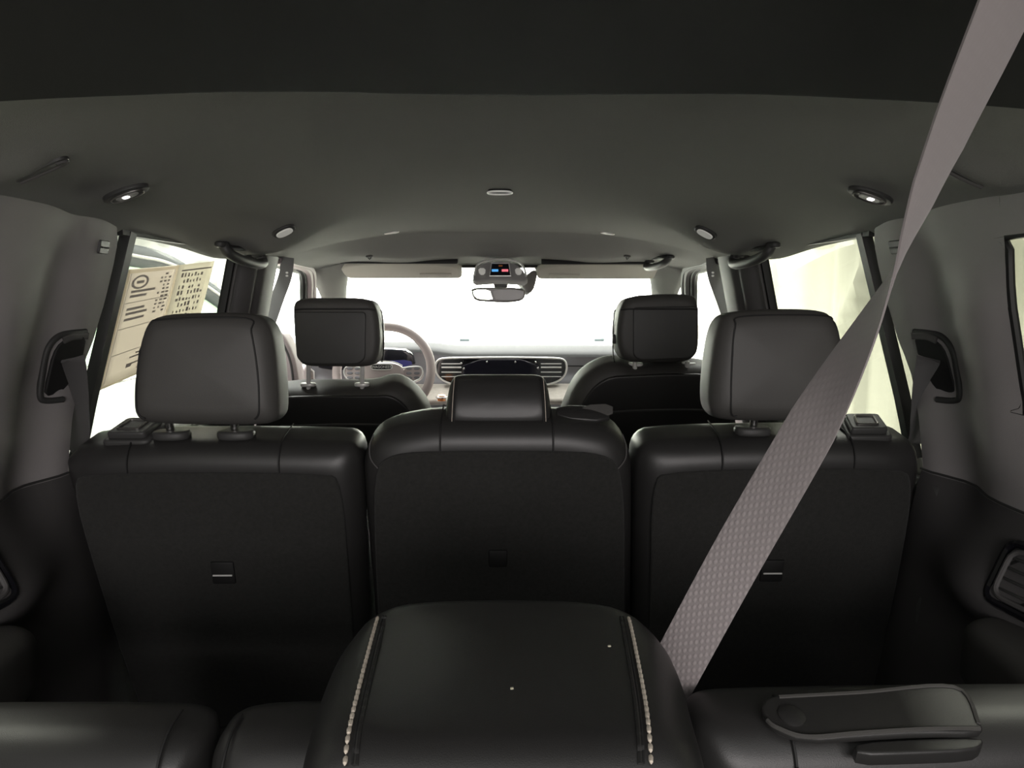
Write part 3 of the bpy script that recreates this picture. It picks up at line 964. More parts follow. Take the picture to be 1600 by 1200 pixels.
# folded headrest of the middle seat
hz = Frame(Vector((at(787, 1050, .55).x, .56, Z0 - .322)), R(-90.5))
h_px = [(576, 926), (690, 916), (880, 916), (992, 926), (1048, 972), (1072, 1020), (1086, 1070), (1106, 1130), (1116, 1172), (1085, 1192), (900, 1197), (660, 1197), (500, 1192), (460, 1172), (472, 1110), (496, 1040), (522, 984)]
h3 = padded(hz, hz.trace(h_px), .12, .046, .003, .012, smooth=2, seg=9).build('headrest', 'leather', s3c, angle=180)
for s_, line in ((-1, [(590, 962), (583, 990), (570, 1040), (556, 1095), (545, 1140), (538, 1172)]), (1, [(982, 962), (988, 990), (998, 1040), (1008, 1095), (1014, 1140), (1018, 1172)])):
    pts = catmull([hz(*hz.uv(*p), .0) for p in line], 20)
    # set the line on the rounded face
    ho = chaikin(hz.trace(h_px), 2)
    def drop(p):
        q = p - hz.o
        return p + hz.W * (edge_w(ho, .046, q.dot(hz.U), q.dot(hz.V)))
    pts = [drop(p) for p in pts]
    tube([p + Vector((-s_ * .0055, 0, .0022)) for p in pts], .0012, 6).build('seam', 'seam_dark', h3)
    tube([p + Vector((-s_ * .0075, 0, .0012)) for p in pts], .0022, 6).build('seam_roll', 'leather', h3)
    L = [0]
    for a, b in zip(pts, pts[1:]): L.append(L[-1] + (b - a).length)
    n = 27
    base_me = None
    for k in range(n):
        d = (k + .5) / n * L[-1]
        i = max(j for j in range(len(L)) if L[j] <= d)
        i = min(i, len(pts) - 2)
        t = (d - L[i]) / max(1e-6, L[i + 1] - L[i])
        c = pts[i].lerp(pts[i + 1], t)
        tg = (pts[i + 1] - pts[i]).normalized()
        ang = math.atan2(tg.y, tg.x)
        if base_me is None:
            mb = MB()
            tube([Vector((-.0042, 0, -.0006)), Vector((-.003, 0, .0006)), Vector((0, 0, .001)), Vector((.003, 0, .0006)), Vector((.0042, 0, -.0006))], [.0004, .0016, .0020, .0016, .0004], 6, mb=mb)
            so_ = mb.build('stitch', 'stitch', h3)
            base_me = so_.data
        else:
            so_ = bpy.data.objects.new('stitch', base_me)
            COL.objects.link(so_)
            so_.parent = h3
        so_.location = c + Vector((0, 0, .0012)) - wloc(h3)
        so_.rotation_euler = (0, 0, ang)
for px, py, lab in ((800, 1085, 'pale dust crumb in the middle of the folded headrest'), (952, 1018, 'pinkish dust crumb near the right stitching of the folded headrest')):
    c = hz(*hz.uv(px, py), -.0052)
    m = box(c, (.0026, .0022, .0014), .0006)
    for v in m.v: v += Vector((random.uniform(-.0004, .0004), random.uniform(-.0004, .0004), 0))
    tag(m.build('crumb', 'fluff'), lab, 'crumb')

# third row belt: from the roof on the right, half a twist, down to the middle seat
bt = thing('seat_belt', 'long twisted mauve seat belt stretched from the roof to the middle third row seat', 'seat belt', (.2, .70, .75))
A, B = at(1040, 1078, .72), at(1660, -185, .372)
path, sides = [], []
dirv = (B - A).normalized()
view = (A.lerp(B, .5) - CAM).normalized()
flat = dirv.cross(view).normalized()
perp = dirv.cross(flat).normalized()
NB = 90
ctrl = [at(1034, 1085, .72), at(1145, 880, .69), at(1268, 665, .64), at(1390, 445, .58), at(1466, 258, .51), at(1536, 95, .45), at(1612, -75, .40), at(1660, -185, .372)]
cp_ = catmull(ctrl, 15)
for i, p in enumerate(cp_):
    t = i / (len(cp_) - 1)
    a = pw(t, [(0, 4), (.143, 15), (.286, 34), (.357, 60), (.43, 85), (.50, 102), (.571, 112), (.714, 118), (1, 124)])
    path.append(p)
    sides.append(flat * math.cos(R(a)) - perp * math.sin(R(a)))
lowp = [A + Vector((-.02, .01, -.10)), A + Vector((-.035, .02, -.22))]
path = list(reversed(lowp)) + path
sides = [flat, flat] + sides
strap(path, sides, .052, .0022).build('webbing', 'webbing', bt, angle=60)
# its outlet in the headliner
q = path[-1]
fr_ = Frame((q.x + .01, q.y, roof(min(.6, q.x), q.y) + .0), R(90))
box((0, 0, 0), (.09, .02, .05), .008, fr_).build('belt_outlet', 'plastic', bt)

# ------------------------------------------------------------------ on the side walls
def on_side(px, py, X, sx):
    d = raydir(px, py)
    d = d / d.y
    a, b = .2, 4.0
    for _ in range(50):
        m = (a + b) / 2
        p = CAM + d * m
        if abs(p.x) > X(p.y, p.z): b = m
        else: a = m
    return CAM + d * a
def side_frame(p, sx, X):
    e = .01
    dy = Vector((sx * (X(p.y + e, p.z) - X(p.y - e, p.z)), 2 * e, 0)).normalized()
    dz = Vector((sx * (X(p.y, p.z + e) - X(p.y, p.z - e)), 0, 2 * e)).normalized()
    W = dy.cross(dz)
    if W.x * sx < 0: W = -W
    return LF(p, dy, dz, W)
def mx(px, sx):   # the same place on the other side of the car
    return px if sx < 0 else 1562 - px
for sx, word in ((-1, 'left'), (1, 'right')):
    # airbag marker plate high on the pillar
    p = on_side(mx(161, sx), 386, xi, sx)
    f = side_frame(p, sx, xi)
    b = padded(f, rounded([(-.018, -.012), (.018, -.012), (.018, .012), (-.018, .012)], .004), .008, .002, w0=-.003, smooth=0).build('airbag_plate', 'plastic', None, angle=50)
    tag(b, 'small square marker plate high on the %s rear pillar' % word, 'marker plate', 'pillar marker plates')
    box((0, -.004, 0), (.028, .003, .003), .001, f).build('groove', 'seam_dark', b)
    # belt guide: dark mouth, rim
    c = on_side(mx(100, sx), 575, xi, sx)
    f = side_frame(c, sx, xi)
    g = thing('belt_guide', 'black rounded seat belt guide in the %s rear pillar' % word, 'belt guide', c, 'second row belt guides')
    loop_px = [(133, 518), (112, 520), (90, 526), (74, 545), (66, 580), (62, 618), (72, 626), (98, 624)]
    lp = [on_side(mx(a, sx), bb, xi, sx) for a, bb in loop_px]
    tube(catmull(lp, 6), .0055, 10).build('rim', 'plastic', g)
    hp = [on_side(mx(a, sx), bb, xi, sx) + f.W * -.004 for a, bb in [(134, 524), (112, 525), (96, 531)]]
    strap(catmull(hp, 6), f.V, .012, .004).build('upper_lip', 'pillar_plastic', g, angle=60)
    mq = [on_side(mx(a, sx), bb, xi, sx) - c for a, bb in [(130, 524), (110, 527), (92, 533), (80, 552), (73, 590), (70, 618), (95, 618), (110, 596), (124, 560)]]
    mo = padded(LF(c, f.U, f.V, f.W), [(q_.dot(f.U), q_.dot(f.V)) for q_ in mq], .02, .003, w0=-.002, smooth=1).build('mouth', 'seam_dark', g, angle=60)
    t2 = on_side(mx(100, sx), 566, xi, sx)
    # the belt that leaves it and runs over the seat shoulder
    bl = thing('seat_belt', 'dark second row seat belt hanging from the %s rear pillar guide' % word, 'seat belt', c, 'second row belts')
    base = Vector((sx * .735, 1.235, .92))
    P0 = t2 + f.W * -.020
    P3 = at(mx(128, sx), 706 if sx < 0 else 690, 1.30)
    pth = catmull([P0 + Vector((0, -.002, .012)), P0, P0.lerp(P3, .3), P0.lerp(P3, .62) + Vector((sx * .002, 0, 0)), P3, P3 + Vector((-sx * .006, .06, -.03)), P3 + Vector((-sx * .01, .16, -.20))], 6)
    strap(pth, Vector((1, 0, 0)), .040, .002).build('webbing', 'webbing_dark', bl, angle=60)
    # front belt in front of the door post
    c = at(mx(432, sx), 450, 2.24)
    bf = thing('seat_belt', 'pale grey front seat belt hanging by the %s door post' % word, 'seat belt', c, 'front belts')
    pth = catmull([at(mx(449, sx), 402, 2.22), at(mx(446, sx), 430, 2.225), at(mx(432, sx), 470, 2.235), at(mx(415, sx), 520, 2.25), at(mx(395, sx), 575, 2.26)], 6)
    strap(pth, Vector((1, .25 * sx, 0)), .045, .002).build('webbing', 'webbing_grey', bf, angle=60)
    for py in (426, 431):
        p = at(mx(448, sx), py, 2.217)
        padded(Frame(p), [(-.004, -.003), (.004, -.003), (.004, .003), (-.004, .003)], .004, .0015, smooth=2).build('stop_button', 'lamp_lens', bf)
    # side shelf with armrest, low beside the third row
    c = on_side(mx(40, sx), 1000, xi, sx)
    sh = thing('side_armrest', 'padded black armrest ledge on the %s side wall of the third row' % word, 'armrest', (sx * .70, .86, .55), 'third row armrests')
    fr = Frame((sx * .70, .70, .688), R(-90))
    padded(fr, [(-.062, -.05), (.062, -.05), (.062, .24), (.03, .272), (-.02, .27), (-.052, .235)], .10, .024, .004, smooth=2, seg=6).build('pad', 'leather_soft', sh, angle=180)
    padded(fr, [(-.045, -.05), (.062, -.05), (.062, .21), (.02, .235), (-.035, .20)], .22, .03, w0=.08, smooth=2).build('bracket', 'plastic', sh, angle=60)
    # air outlet above it
    p = on_side(1606 if sx > 0 else -44, 910, xi, sx)
    f = side_frame(p, sx, xi)
    vn = thing('air_outlet', 'square black air outlet low on the %s side wall of the third row' % word, 'air vent', p, 'third row air outlets')
    for rr, th, ww, mm in ((.046, .006, -.004, 'gloss_black'), (.036, .004, -.006, 'pillar_plastic')):
        ol = rounded([(-rr, -rr), (rr, -rr), (rr, rr), (-rr, rr)], .020)
        tube([f(a, bb, ww) for a, bb in ol], th, 8, True).build('bezel', mm, vn)
    padded(f, [(-.036, -.036), (.036, -.036), (.036, .036), (-.036, .036)], .01, .003, w0=-.001, smooth=1).build('duct', 'seam_dark', vn)
    for k in range(4):
        box((0, -.003, -.024 + .016 * k), (.062, .006, .004), .001, f).build('slat', 'plastic', vn)
    # outside door mirror
    mp = Vector((sx * 1.02, 2.98, .89))
    em = thing('door_mirror', 'outside door mirror seen through the %s front window' % word, 'mirror', (sx * .9, 2.98, .8), 'outside door mirrors')
    padded(Frame(mp), [(-.11, -.075), (.11, -.075), (.115, .06), (.08, .085), (-.09, .08), (-.115, .05)], .09, .03, 0, .02, smooth=2).build('housing', 'mirror_paint', em, angle=180)
    padded(Frame(mp), [(-.095, -.062), (.095, -.062), (.098, .052), (.07, .07), (-.078, .066), (-.098, .042)], .006, .002, w0=-.004, smooth=2).build('mirror_glass', 'mirror_face', em, angle=60)
    box((sx * .89, 3.02, .83), (.14, .05, .04), .012).build('arm', 'car_trim', em)

# ------------------------------------------------------------------ paper sheet inside the left rear door glass
def on_glass(px, py):
    return on_side(px, py, lambda y, z: xo(z) - .006, -1)
SA = [on_glass(152, 611), on_glass(238, 574), on_glass(279, 414), on_glass(200, 421)]
SB = [on_glass(238, 574), on_glass(296, 556), on_glass(334, 408), on_glass(279, 414)]
def bil(Q, s, t, off=0):
    p = Q[0].lerp(Q[1], s).lerp(Q[3].lerp(Q[2], s), t)
    return p + Vector((off, 0, 0))
sheet = thing('window_sheet', 'large folded paper sheet stuck inside the left rear window', 'paper sheet', SA[0])
grid(lambda s, t: bil(SA, s, t), 6, 10).build('page', 'paper', sheet, solid=.0006)
grid(lambda s, t: bil(SB, s, t, .001), 6, 10).build('page', 'paper_light', sheet, solid=.0006)
def quad(Q, s0, s1, t0, t1, off, mb):
    mb.add([bil(Q, s0, t0, off), bil(Q, s1, t0, off), bil(Q, s1, t1, off), bil(Q, s0, t1, off)], [(0, 1, 2, 3)])
bd = MB()
for s0, s1, t0, t1 in ((0, 1, 0, .02), (0, .045, 0, 1), (.95, 1, 0, 1), (0, 1, .962, 1)):
    quad(SA, s0, s1, t0, t1, .0018, bd)
bd.build('page_margin', 'paper_light', sheet, smooth=False)
pr = MB()
for t in (.26, .48, .70):
    quad(SA, .08, .93, t + .003, t + .009, .0018, pr)
for s in (.07, .93):
    quad(SA, s - .004, s + .004, .04, .96, .0018, pr)
for t in (.55, .60, .64, .75, .79):
    quad(SA, .14, random.uniform(.45, .6), t, t + .022, .0018, pr)
ang = [2 * math.pi * k / 20 for k in range(20)]
for k in range(20):           # the round emblem at the head of the page
    a0, a1 = ang[k], ang[(k + 1) % 20]
    def cc(a, r): return bil(SA, .27 + .16 * r * math.cos(a), .88 + .062 * r * math.sin(a), .0018)
    pr.add([cc(a0, 1), cc(a1, 1), cc(a1, .72), cc(a0, .72)], [(0, 1, 2, 3)])
quad(SA, .20, .34, .868, .892, .0018, pr)
pr.build('print_block', 'ink_faint', sheet, smooth=False)
pr = MB()
rnd = random.Random(3)
for col in range(3):
    for k in range(11):
        if rnd.random() < .25: continue
        s0 = .66 + .085 * col
        quad(SA, s0, s0 + rnd.uniform(.03, .07), .955 - .035 * (k + 1), .955 - .035 * (k + 1) + .018, .0018, pr)
for k in range(6):
    quad(SA, .40 + rnd.uniform(0, .3), .72 + rnd.uniform(0, .08), .07 + .03 * k, .085 + .03 * k, .0018, pr)
for s0, t0 in ((.62, .09), (.70, .13), (.40, .11)):
    quad(SA, s0, s0 + .1, t0, t0 + .035, .0018, pr)
pr.build('print_block', 'ink', sheet, smooth=False)
pr = MB()
for col in range(8):
    for k in range(9):
        if rnd.random() < .2: continue
        s0 = .12 + .09 * col
        quad(SB, s0, s0 + rnd.uniform(.03, .065), .93 - .06 * (k + 1), .93 - .06 * (k + 1) + rnd.uniform(.02, .045), .0026, pr)
quad(SB, .1, .95, .93, .945, .0026, pr)
pr.build('print_block', 'ink', sheet, smooth=False)

# ------------------------------------------------------------------ on the headliner
def roof_frame(px, py, yaw=0.0, y0=.3):
    p = on_roof(px, py, y0)
    e = .012
    dx = Vector((2 * e, 0, roof(p.x + e, p.y) - roof(p.x - e, p.y))).normalized()
    dy = Vector((0, 2 * e, roof(p.x, p.y + e) - roof(p.x, p.y - e))).normalized()
    W = dx.cross(dy).normalized()
    U = (dx * math.cos(yaw) + dy * math.sin(yaw)).normalized()
    V = W.cross(U)
    return LF(p, U, V, W)
def handle_at(pts, label, group, drop=.030, rad=.0125, y_ok=None, m='plastic'):
    a, b = pts
    za, zb = Vector((a[0], a[1], roof(*a))), Vector((b[0], b[1], roof(*b)))
    t = thing('grab_handle', label, 'grab handle', za, group)
    sx = -1 if a[0] < 0 else 1
    off = Vector((-sx * .018, 0, -drop))
    pth = catmull([za + Vector((0, 0, .006)), za + off * .65, za.lerp(zb, .18) + off, za.lerp(zb, .5) + off * 1.12, za.lerp(zb, .82) + off, zb + off * .65, zb + Vector((0, 0, .006))], 7)
    tube(pth, rad, 12).build('grip', m, t, angle=180)
    for q in (za, zb):
        padded(LF(q, (0, 1, 0), (1, 0, 0), (0, 0, 1)), [(-.024, -.014), (.024, -.014), (.024, .014), (-.024, .014)], .014, .005, w0=-.010, smooth=2).build('mount', 'plastic', t, angle=60)
    # shallow cup behind the grip
    c = (za + zb) / 2
    padded(LF(Vector((c.x, c.y, min(za.z, zb.z) + .004)), (0, 1, 0), (1, 0, 0), (0, 0, 1)), [(-.10, -.02), (.10, -.02), (.10, .02), (-.10, .02)], .01, .004, w0=-.004, smooth=2).build('recess', 'seam_dark', t, angle=60)
    return t
handle_at(((-.640, 1.68), (-.618, 1.86)), 'black grab handle above the left rear window', 'roof grab handles')
handle_at(((.640, 1.68), (.618, 1.86)), 'black grab handle above the right rear window', 'roof grab handles')
handle_at(((.575, 2.42), (.545, 2.60)), 'dark grab handle above the front passenger window', 'roof grab handles', drop=.026)
for px, py, lab in ((62, 268, 'left'), (1496, 275, 'right')):
    f = roof_frame(px, py, R(0))
    sx = -1 if px < 800 else 1
    t = thing('coat_hook', 'slim folded black coat hook on the headliner above the %s rear pillar' % lab, 'coat hook', f.o, 'folded coat hooks')
    d0, d1 = on_roof(px - 34 if sx < 0 else px + 34, py + 18), on_roof(px + 34 if sx < 0 else px - 34, py - 14)
    ax = (d1 - d0).normalized()
    f2 = LF(f.o, ax, f.W.cross(ax), f.W)
    hl = (d1 - d0).length / 2
    padded(f2, [(-hl, -.012), (hl, -.014), (hl + .012, 0), (hl, .014), (-hl, .010)], .010, .002, .001, w0=-.001, smooth=2).build('plate', 'plastic', t, angle=60)
    tube(catmull([f2(-hl, .004, -.001), f2(0, .006, -.002), f2(hl - .006, .008, -.002), f2(hl + .006, 0, -.002), f2(hl - .004, -.008, -.001)], 6), .0028, 8).build('hook', 'plastic_matt', t)
for px, py, lab in ((197, 302, 'left'), (1360, 305, 'right')):
    f = roof_frame(px, py)
    sx = -1 if px < 800 else 1
    t = thing('roof_lamp', 'small lit reading lamp in the headliner above the %s rear pillar' % lab, 'lamp', f.o, 'rear reading lamps')
    padded(f, [(-.042, 0), (-.022, -.021), (.022, -.021), (.042, 0), (.022, .021), (-.022, .021)], .012, .003, .001, w0=-.004, smooth=2).build('bezel', 'plastic', t, angle=60)
    tube([f(a, b, -.005) for a, b in chaikin([(-.026, -.012), (.026, -.012), (.026, .014), (-.026, .014)], 2)], .0014, 6, True).build('rim', 'satin', t)
    padded(f, [(-.018, -.009), (.018, -.009), (.018, .009), (-.018, .009)], .004, .0015, w0=-.0062, smooth=2).build('lens', 'console_grey', t, angle=60)
    bx = f(0.002 * sx, -.001, -.0072)
    padded(LF(bx, f.U, f.V, f.W), [(-.0055, -.0055), (.0055, -.0055), (.0055, .0055), (-.0055, .0055)], .002, .0008, smooth=2).build('bulb', 'lamp_lit', t)
for px, py, lab in ((443, 360, 'left'), (1103, 362, 'right')):
    f = roof_frame(px, py)
    t = padded(f, [(-.028, -.020), (.028, -.020), (.028, .020), (-.028, .020)], .012, .004, w0=-.006, smooth=2).build('roof_lamp', 'plastic', None, angle=60)
    tag(t, 'small pale roof lamp in front of the %s grab handle' % lab, 'lamp', 'side roof lamps')
    padded(f, [(-.020, -.014), (.020, -.014), (.020, .014), (-.020, .014)], .004, .0015, w0=-.009, smooth=2).build('lens', 'lamp_lens', t, angle=60)
f = roof_frame(781, 297)
t = padded(f, chaikin([(-.026, -.020), (.026, -.020), (.026, .020), (-.026, .020)], 2), .010, .003, w0=-.005, smooth=1).build('roof_sensor', 'seam_dark', None, angle=60)
tag(t, 'small oval sensor cap in the middle of the headliner', 'sensor')
tube([f(a, b, -.006) for a, b in chaikin([(-.027, -.022), (.027, -.022), (.027, .022), (-.027, .022)], 3)], .0022, 6, True).build('rim', 'lamp_lens', t)
for px, py, lab in ((612, 363, 'left'), (949, 364, 'right')):
    f = roof_frame(px, py)
    t = padded(f, [(-.026, -.008), (.026, -.008), (.022, .008), (-.022, .008)], .008, .003, w0=-.004, smooth=2).build('roof_clip', 'satin', None, angle=60)
    tag(t, 'thin pale clip on the %s front fold of the headliner' % lab, 'clip', 'headliner clips')
for px, py, lab in ((577, 400, 'left'), (980, 400, 'right')):
    f = roof_frame(px, py)
    t = padded(f, [(-.012, -.010), (.012, -.010), (.012, .010), (-.012, .010)], .008, .003, w0=-.005, smooth=2).build('visor_clip', 'pillar_plastic', None, angle=60)
    tag(t, 'tiny hook holding the %s sun visor' % lab, 'clip', 'visor clips')
    tube([f(-.005, -.004, -.006), f(0, 0, -.012), f(.005, .004, -.006)], .002, 6).build('hook', 'plastic', t)

# sun visors
for px0, px1, py, lab in ((534, 722, 416, 'left'), (839, 1031, 417, 'right')):
    a, b = at(px0, py, 2.74), at(px1, py, 2.74)
    f = LF((a + b) / 2 + Vector((0, 0, 0)), b - a, Vector((0, .93, -.30)), Vector((0, .30, .93)))
    hw = (b - a).length / 2
    t = thing('sun_visor', 'beige edged sun visor folded up on the %s of the windscreen' % lab, 'sun visor', f.o, 'sun visors')
    padded(f, [(-hw, -.085), (hw, -.085), (hw, .075), (hw * .9, .085), (-hw * .9, .085), (-hw, .075)], .022, .009, .001, w0=-.022, smooth=2).build('flap', 'visor', t, angle=180)
    box((0, -.008, -.083), (hw * 1.9, .024, .012), .004, f).build('rear_edge', 'seam_dark', t)
    box((hw * .55 * (1 if px0 < 700 else -1), -.024, .04), (.12, .004, .05), .002, f).build('mirror_cover', 'visor', t)

# ------------------------------------------------------------------ overhead console and inside mirror
f = Frame(at(782, 425, 2.62), R(-35))
oc = thing('overhead_console', 'overhead console with small display and two reading lamps above the mirror', 'console', f.o)
ol = f.trace([(738, 440), (740, 424), (750, 411), (780, 406), (806, 411), (820, 424), (826, 440), (800, 438), (782, 437), (760, 438)])
padded(f, ol, .03, .006, .002, w0=0, smooth=1).build('body', 'console_grey', oc, angle=60)
tube(catmull([f(*f.uv(*p), -.003) for p in [(741, 431), (744, 418), (751, 411), (768, 407), (782, 406), (796, 407), (811, 411), (819, 420), (822, 432)]], 5), .0038, 8).build('trim_arch', 'silver', oc)
scr = f.trace([(768, 413), (795, 413), (798, 433), (765, 433)])
d = padded(f, scr, .012, .002, w0=-.006, smooth=0).build('display', 'screen', oc, angle=40)
tube([f(a, b, -.0065) for a, b in scr], .0030, 6, True).build('display_frame', 'silver', d)
for (x0, x1, mm) in ((768.5, 778.5, 'blue_light'), (784, 794, 'red_light')):
    padded(f, f.trace([(x0, 422.5), (x1, 422.5), (x1, 426), (x0, 426)]), .002, .0004, w0=-.0075, smooth=0).build('indicator', mm, d)
padded(f, f.trace([(779, 416), (785, 416), (785, 418), (779, 418)]), .002, .0004, w0=-.0075, smooth=0).build('indicator', 'orange', d)
for x0 in (747, 804):
    padded(f, f.trace([(x0, 420), (x0 + 12, 420), (x0 + 11, 430), (x0 + 2, 430)]), .006, .002, w0=-.006, smooth=1).build('lamp_lens', 'lamp_lens', oc)
mf = Frame(at(779, 460, 2.72), R(-1), R(-2))
im = thing('rear_view_mirror', 'rounded inside rear view mirror hanging below the overhead console', 'mirror', mf.o)
padded(mf, mf.trace([(736, 450), (760, 449), (800, 449), (820, 451), (821, 462), (816, 470), (795, 473), (765, 472), (742, 470), (737, 460)]), .028, .007, 0, .01, smooth=1).build('housing', 'mirror_dark', im, angle=180)
padded(mf, mf.trace([(738, 452), (766, 452), (768, 462), (771, 469), (746, 468), (739, 461)]), .003, .001, w0=-.002, smooth=1).build('mirror_glass', 'mirror_face', im, angle=60)
padded(mf, mf.trace([(768, 452), (818, 452), (819, 462), (814, 469), (774, 470), (770, 462)]), .003, .001, w0=-.002, smooth=1).build('dark_glass', 'mirror_dark', im, angle=60)
padded(mf, mf.trace([(770, 436), (794, 436), (792, 452), (772, 452)]), .03, .006, w0=.02, smooth=1).build('stem', 'plastic', im, angle=60)
cf = Frame(at(822, 440, 2.78), R(-15), R(12))
cm = padded(cf, cf.trace([(808, 434), (822, 430), (834, 420), (841, 424), (838, 440), (834, 454), (824, 458), (818, 448)]), .05, .008, .002, smooth=1).build('camera_cover', 'mirror_dark', None, angle=60)
tag(cm, 'grey camera cover on the windscreen beside the inside mirror', 'cover')
tube([cf(*cf.uv(*p), -.003) for p in ((836, 418), (840, 424))], .006, 8).build('cap', 'chrome', cm)

# ------------------------------------------------------------------ dashboard
dash = thing('dashboard', 'grey dashboard with chrome framed vents running below the windscreen', 'dashboard', (0, 3.2, .3))
def dash_bow(x): return -.07 * (x / .75) ** 2
top_prof = [(3.55, .868), (3.42, .895), (3.25, .905), (3.10, .898), (3.045, .888), (3.022, .872)]
face_prof = [(3.022, .874), (3.030, .852), (3.036, .80), (3.02, .765), (3.03, .74), (3.10, .70), (3.16, .60), (3.20, .45), (3.22, .2)]
def prof_fn(prof):
    c = catmull([Vector((0, a, b)) for a, b in prof], 6)
    def fn(s, t):
        x = lerp(-.79, .79, s)
        k = t * (len(c) - 1)
        i = min(int(k), len(c) - 2)
        p = c[i].lerp(c[i + 1], k - i)
        hump = .022 * math.exp(-((x + .437) / .20) ** 4) * sstep(3.5, 3.2, p.y) if p.z > .85 else 0
        return Vector((x, p.y + dash_bow(x), p.z + hump))
    return fn
grid(prof_fn(top_prof), 60, 30).build('top_pad', 'dash_top', dash, angle=60)
grid(prof_fn(face_prof), 60, 40).build('face', 'dash_face', dash, angle=60)
tube([Vector((x, 3.03 + dash_bow(x), .835)) for x in [.28 + .02 * k for k in range(22)]], .0025, 6).build('seam', 'seam_dark', dash)
# light trim band and shelf under the face
def shelf(s, t):
    x = lerp(-.78, .78, s)
    return Vector((x, lerp(3.03, 2.90, t) + dash_bow(x), lerp(.765, .705, t)))
grid(shelf, 40, 6).build('shelf', 'dash_trim', dash, solid=.02)
# middle vent with screen
vf = Frame(at(783, 580, 2.985), R(4))
vo = [(680, 572), (684, 561), (700, 559), (783, 558), (866, 559), (882, 561), (886, 572), (883, 586), (872, 596), (850, 602), (783, 604), (715, 602), (694, 596), (683, 586)]
vent = padded(vf, vf.trace(vo), .02, .003, 0, w0=-.004, smooth=2).build('vent', 'gloss_black', dash, angle=60)
tube([vf(a, b, -.005) for a, b in chaikin(vf.trace(vo), 2)], .0042, 8, True).build('vent_frame', 'silver', vent)
for x0, x1 in ((690, 721), (845, 877)):
    for y0, w_ in ((568, .0022), (573.5, .0034), (581, .0022), (588, .0018)):
        a, b = vf.uv(x0, y0), vf.uv(x1, y0)
        tube([vf(*a, -.007), vf(*b, -.007)], w_, 6).build('slat', 'silver', vent)
padded(vf, vf.trace([(722, 561), (843, 561), (843, 600), (722, 600)]), .012, .002, w0=-.012, smooth=1).build('screen', 'screen', vent, angle=60)
for px, py in ((721, 567), (725, 575), (837, 565), (840, 574), (761, 564.5), (805, 564.5)):
    q = vf.uv(px, py)
    padded(LF(vf(*q, -.010), vf.U, vf.V, vf.W), [(-.004, -.004), (.004, -.004), (.004, .004), (-.004, .004)], .005, .002, w0=-.006, smooth=2).build('knob', 'chrome', vent)
# outer vents
for oo, lab in (([(450, 572), (490, 572), (492, 604), (486, 616), (455, 616)], 'l'), ([(1018, 566), (1070, 566), (1072, 584), (1066, 594), (1020, 594)], 'r')):
    ofr = Frame(at(sum(p[0] for p in oo) / 5, 585, 2.96), R(4))
    ov = padded(ofr, ofr.trace(oo), .02, .003, w0=-.004, smooth=1).build('vent', 'dash_trim', dash, angle=60)
    tube([ofr(a, b, -.005) for a, b in chaikin(ofr.trace(oo), 1)], .004, 8, True).build('vent_frame', 'silver', ov)
    ys = (578, 590) if lab == 'l' else (572, 578)
    for y0 in ys:
        a, b = ofr.uv(oo[0][0] + 5, y0), ofr.uv(oo[1][0] - 5, y0)
        tube([ofr(*a, -.008), ofr(*b, -.008)], .003, 6).build('slat', 'gloss_black' if lab == 'r' else 'chrome', ov)
# instrument screen
cfz = Frame(at(585, 560, 2.955), R(10))
cl = padded(cfz, cfz.trace([(478, 549), (520, 545), (600, 545), (644, 548), (650, 576), (478, 580)]), .03, .006, w0=0, smooth=1).build('instrument_screen', 'screen', dash, angle=60)
padded(cfz, cfz.trace([(600, 564), (642, 562), (645, 572), (600, 575)]), .004, .001, w0=-.001, smooth=1).build('screen_glow', 'screen_blue', cl, angle=60)

# centre console between the front seats
cc = thing('centre_console', 'dark centre console with light rim and small orange knob between the front seats', 'console', (0, 2.6, .1))
def cons(s, t):
    y = lerp(2.30, 2.88, t)
    zt = pw(y, [(2.3, .60), (2.6, .64), (2.85, .715), (3.02, .745)])
    a = lerp(-1, 1, s)
    ax = abs(a)
    x = math.copysign(min(1, ax / .7) * .135, a)
    z = zt if ax < .7 else lerp(zt - .004, .1, (ax - .7) / .3)
    return Vector((x, y, z))
grid(cons, 28, 20).build('body', 'plastic_matt', cc, angle=50)
for sx in (-1, 1):
    tube([Vector((sx * .128, y, pw(y, [(2.3, .60), (2.6, .64), (2.85, .715), (3.02, .745)]) + .003)) for y in [2.32 + .05 * k for k in range(12)]], .006, 8).build('rim', 'satin', cc)
    padded(LF((sx * .085, 2.775, .698), (1, 0, 0), (0, .96, .26), (0, .26, -.96)), [(-.035, -.09), (.035, -.09), (.035, .09), (-.035, .09)], .012, .004, w0=-.006, smooth=2).build('tray', 'dash_trim', cc, angle=60)
kp = at(690, 619, 2.78)
tube([kp + Vector((0, 0, -.018)), kp + Vector((0, 0, .004)), kp + Vector((0, 0, .006))], [.016, .016, .012], 16).build('knob', 'orange', cc, angle=50)
tube([kp + Vector((.02 * math.cos(2 * math.pi * k / 16), .02 * math.sin(2 * math.pi * k / 16), -.004)) for k in range(16)], .004, 6, True).build('knob_ring', 'chrome', cc)

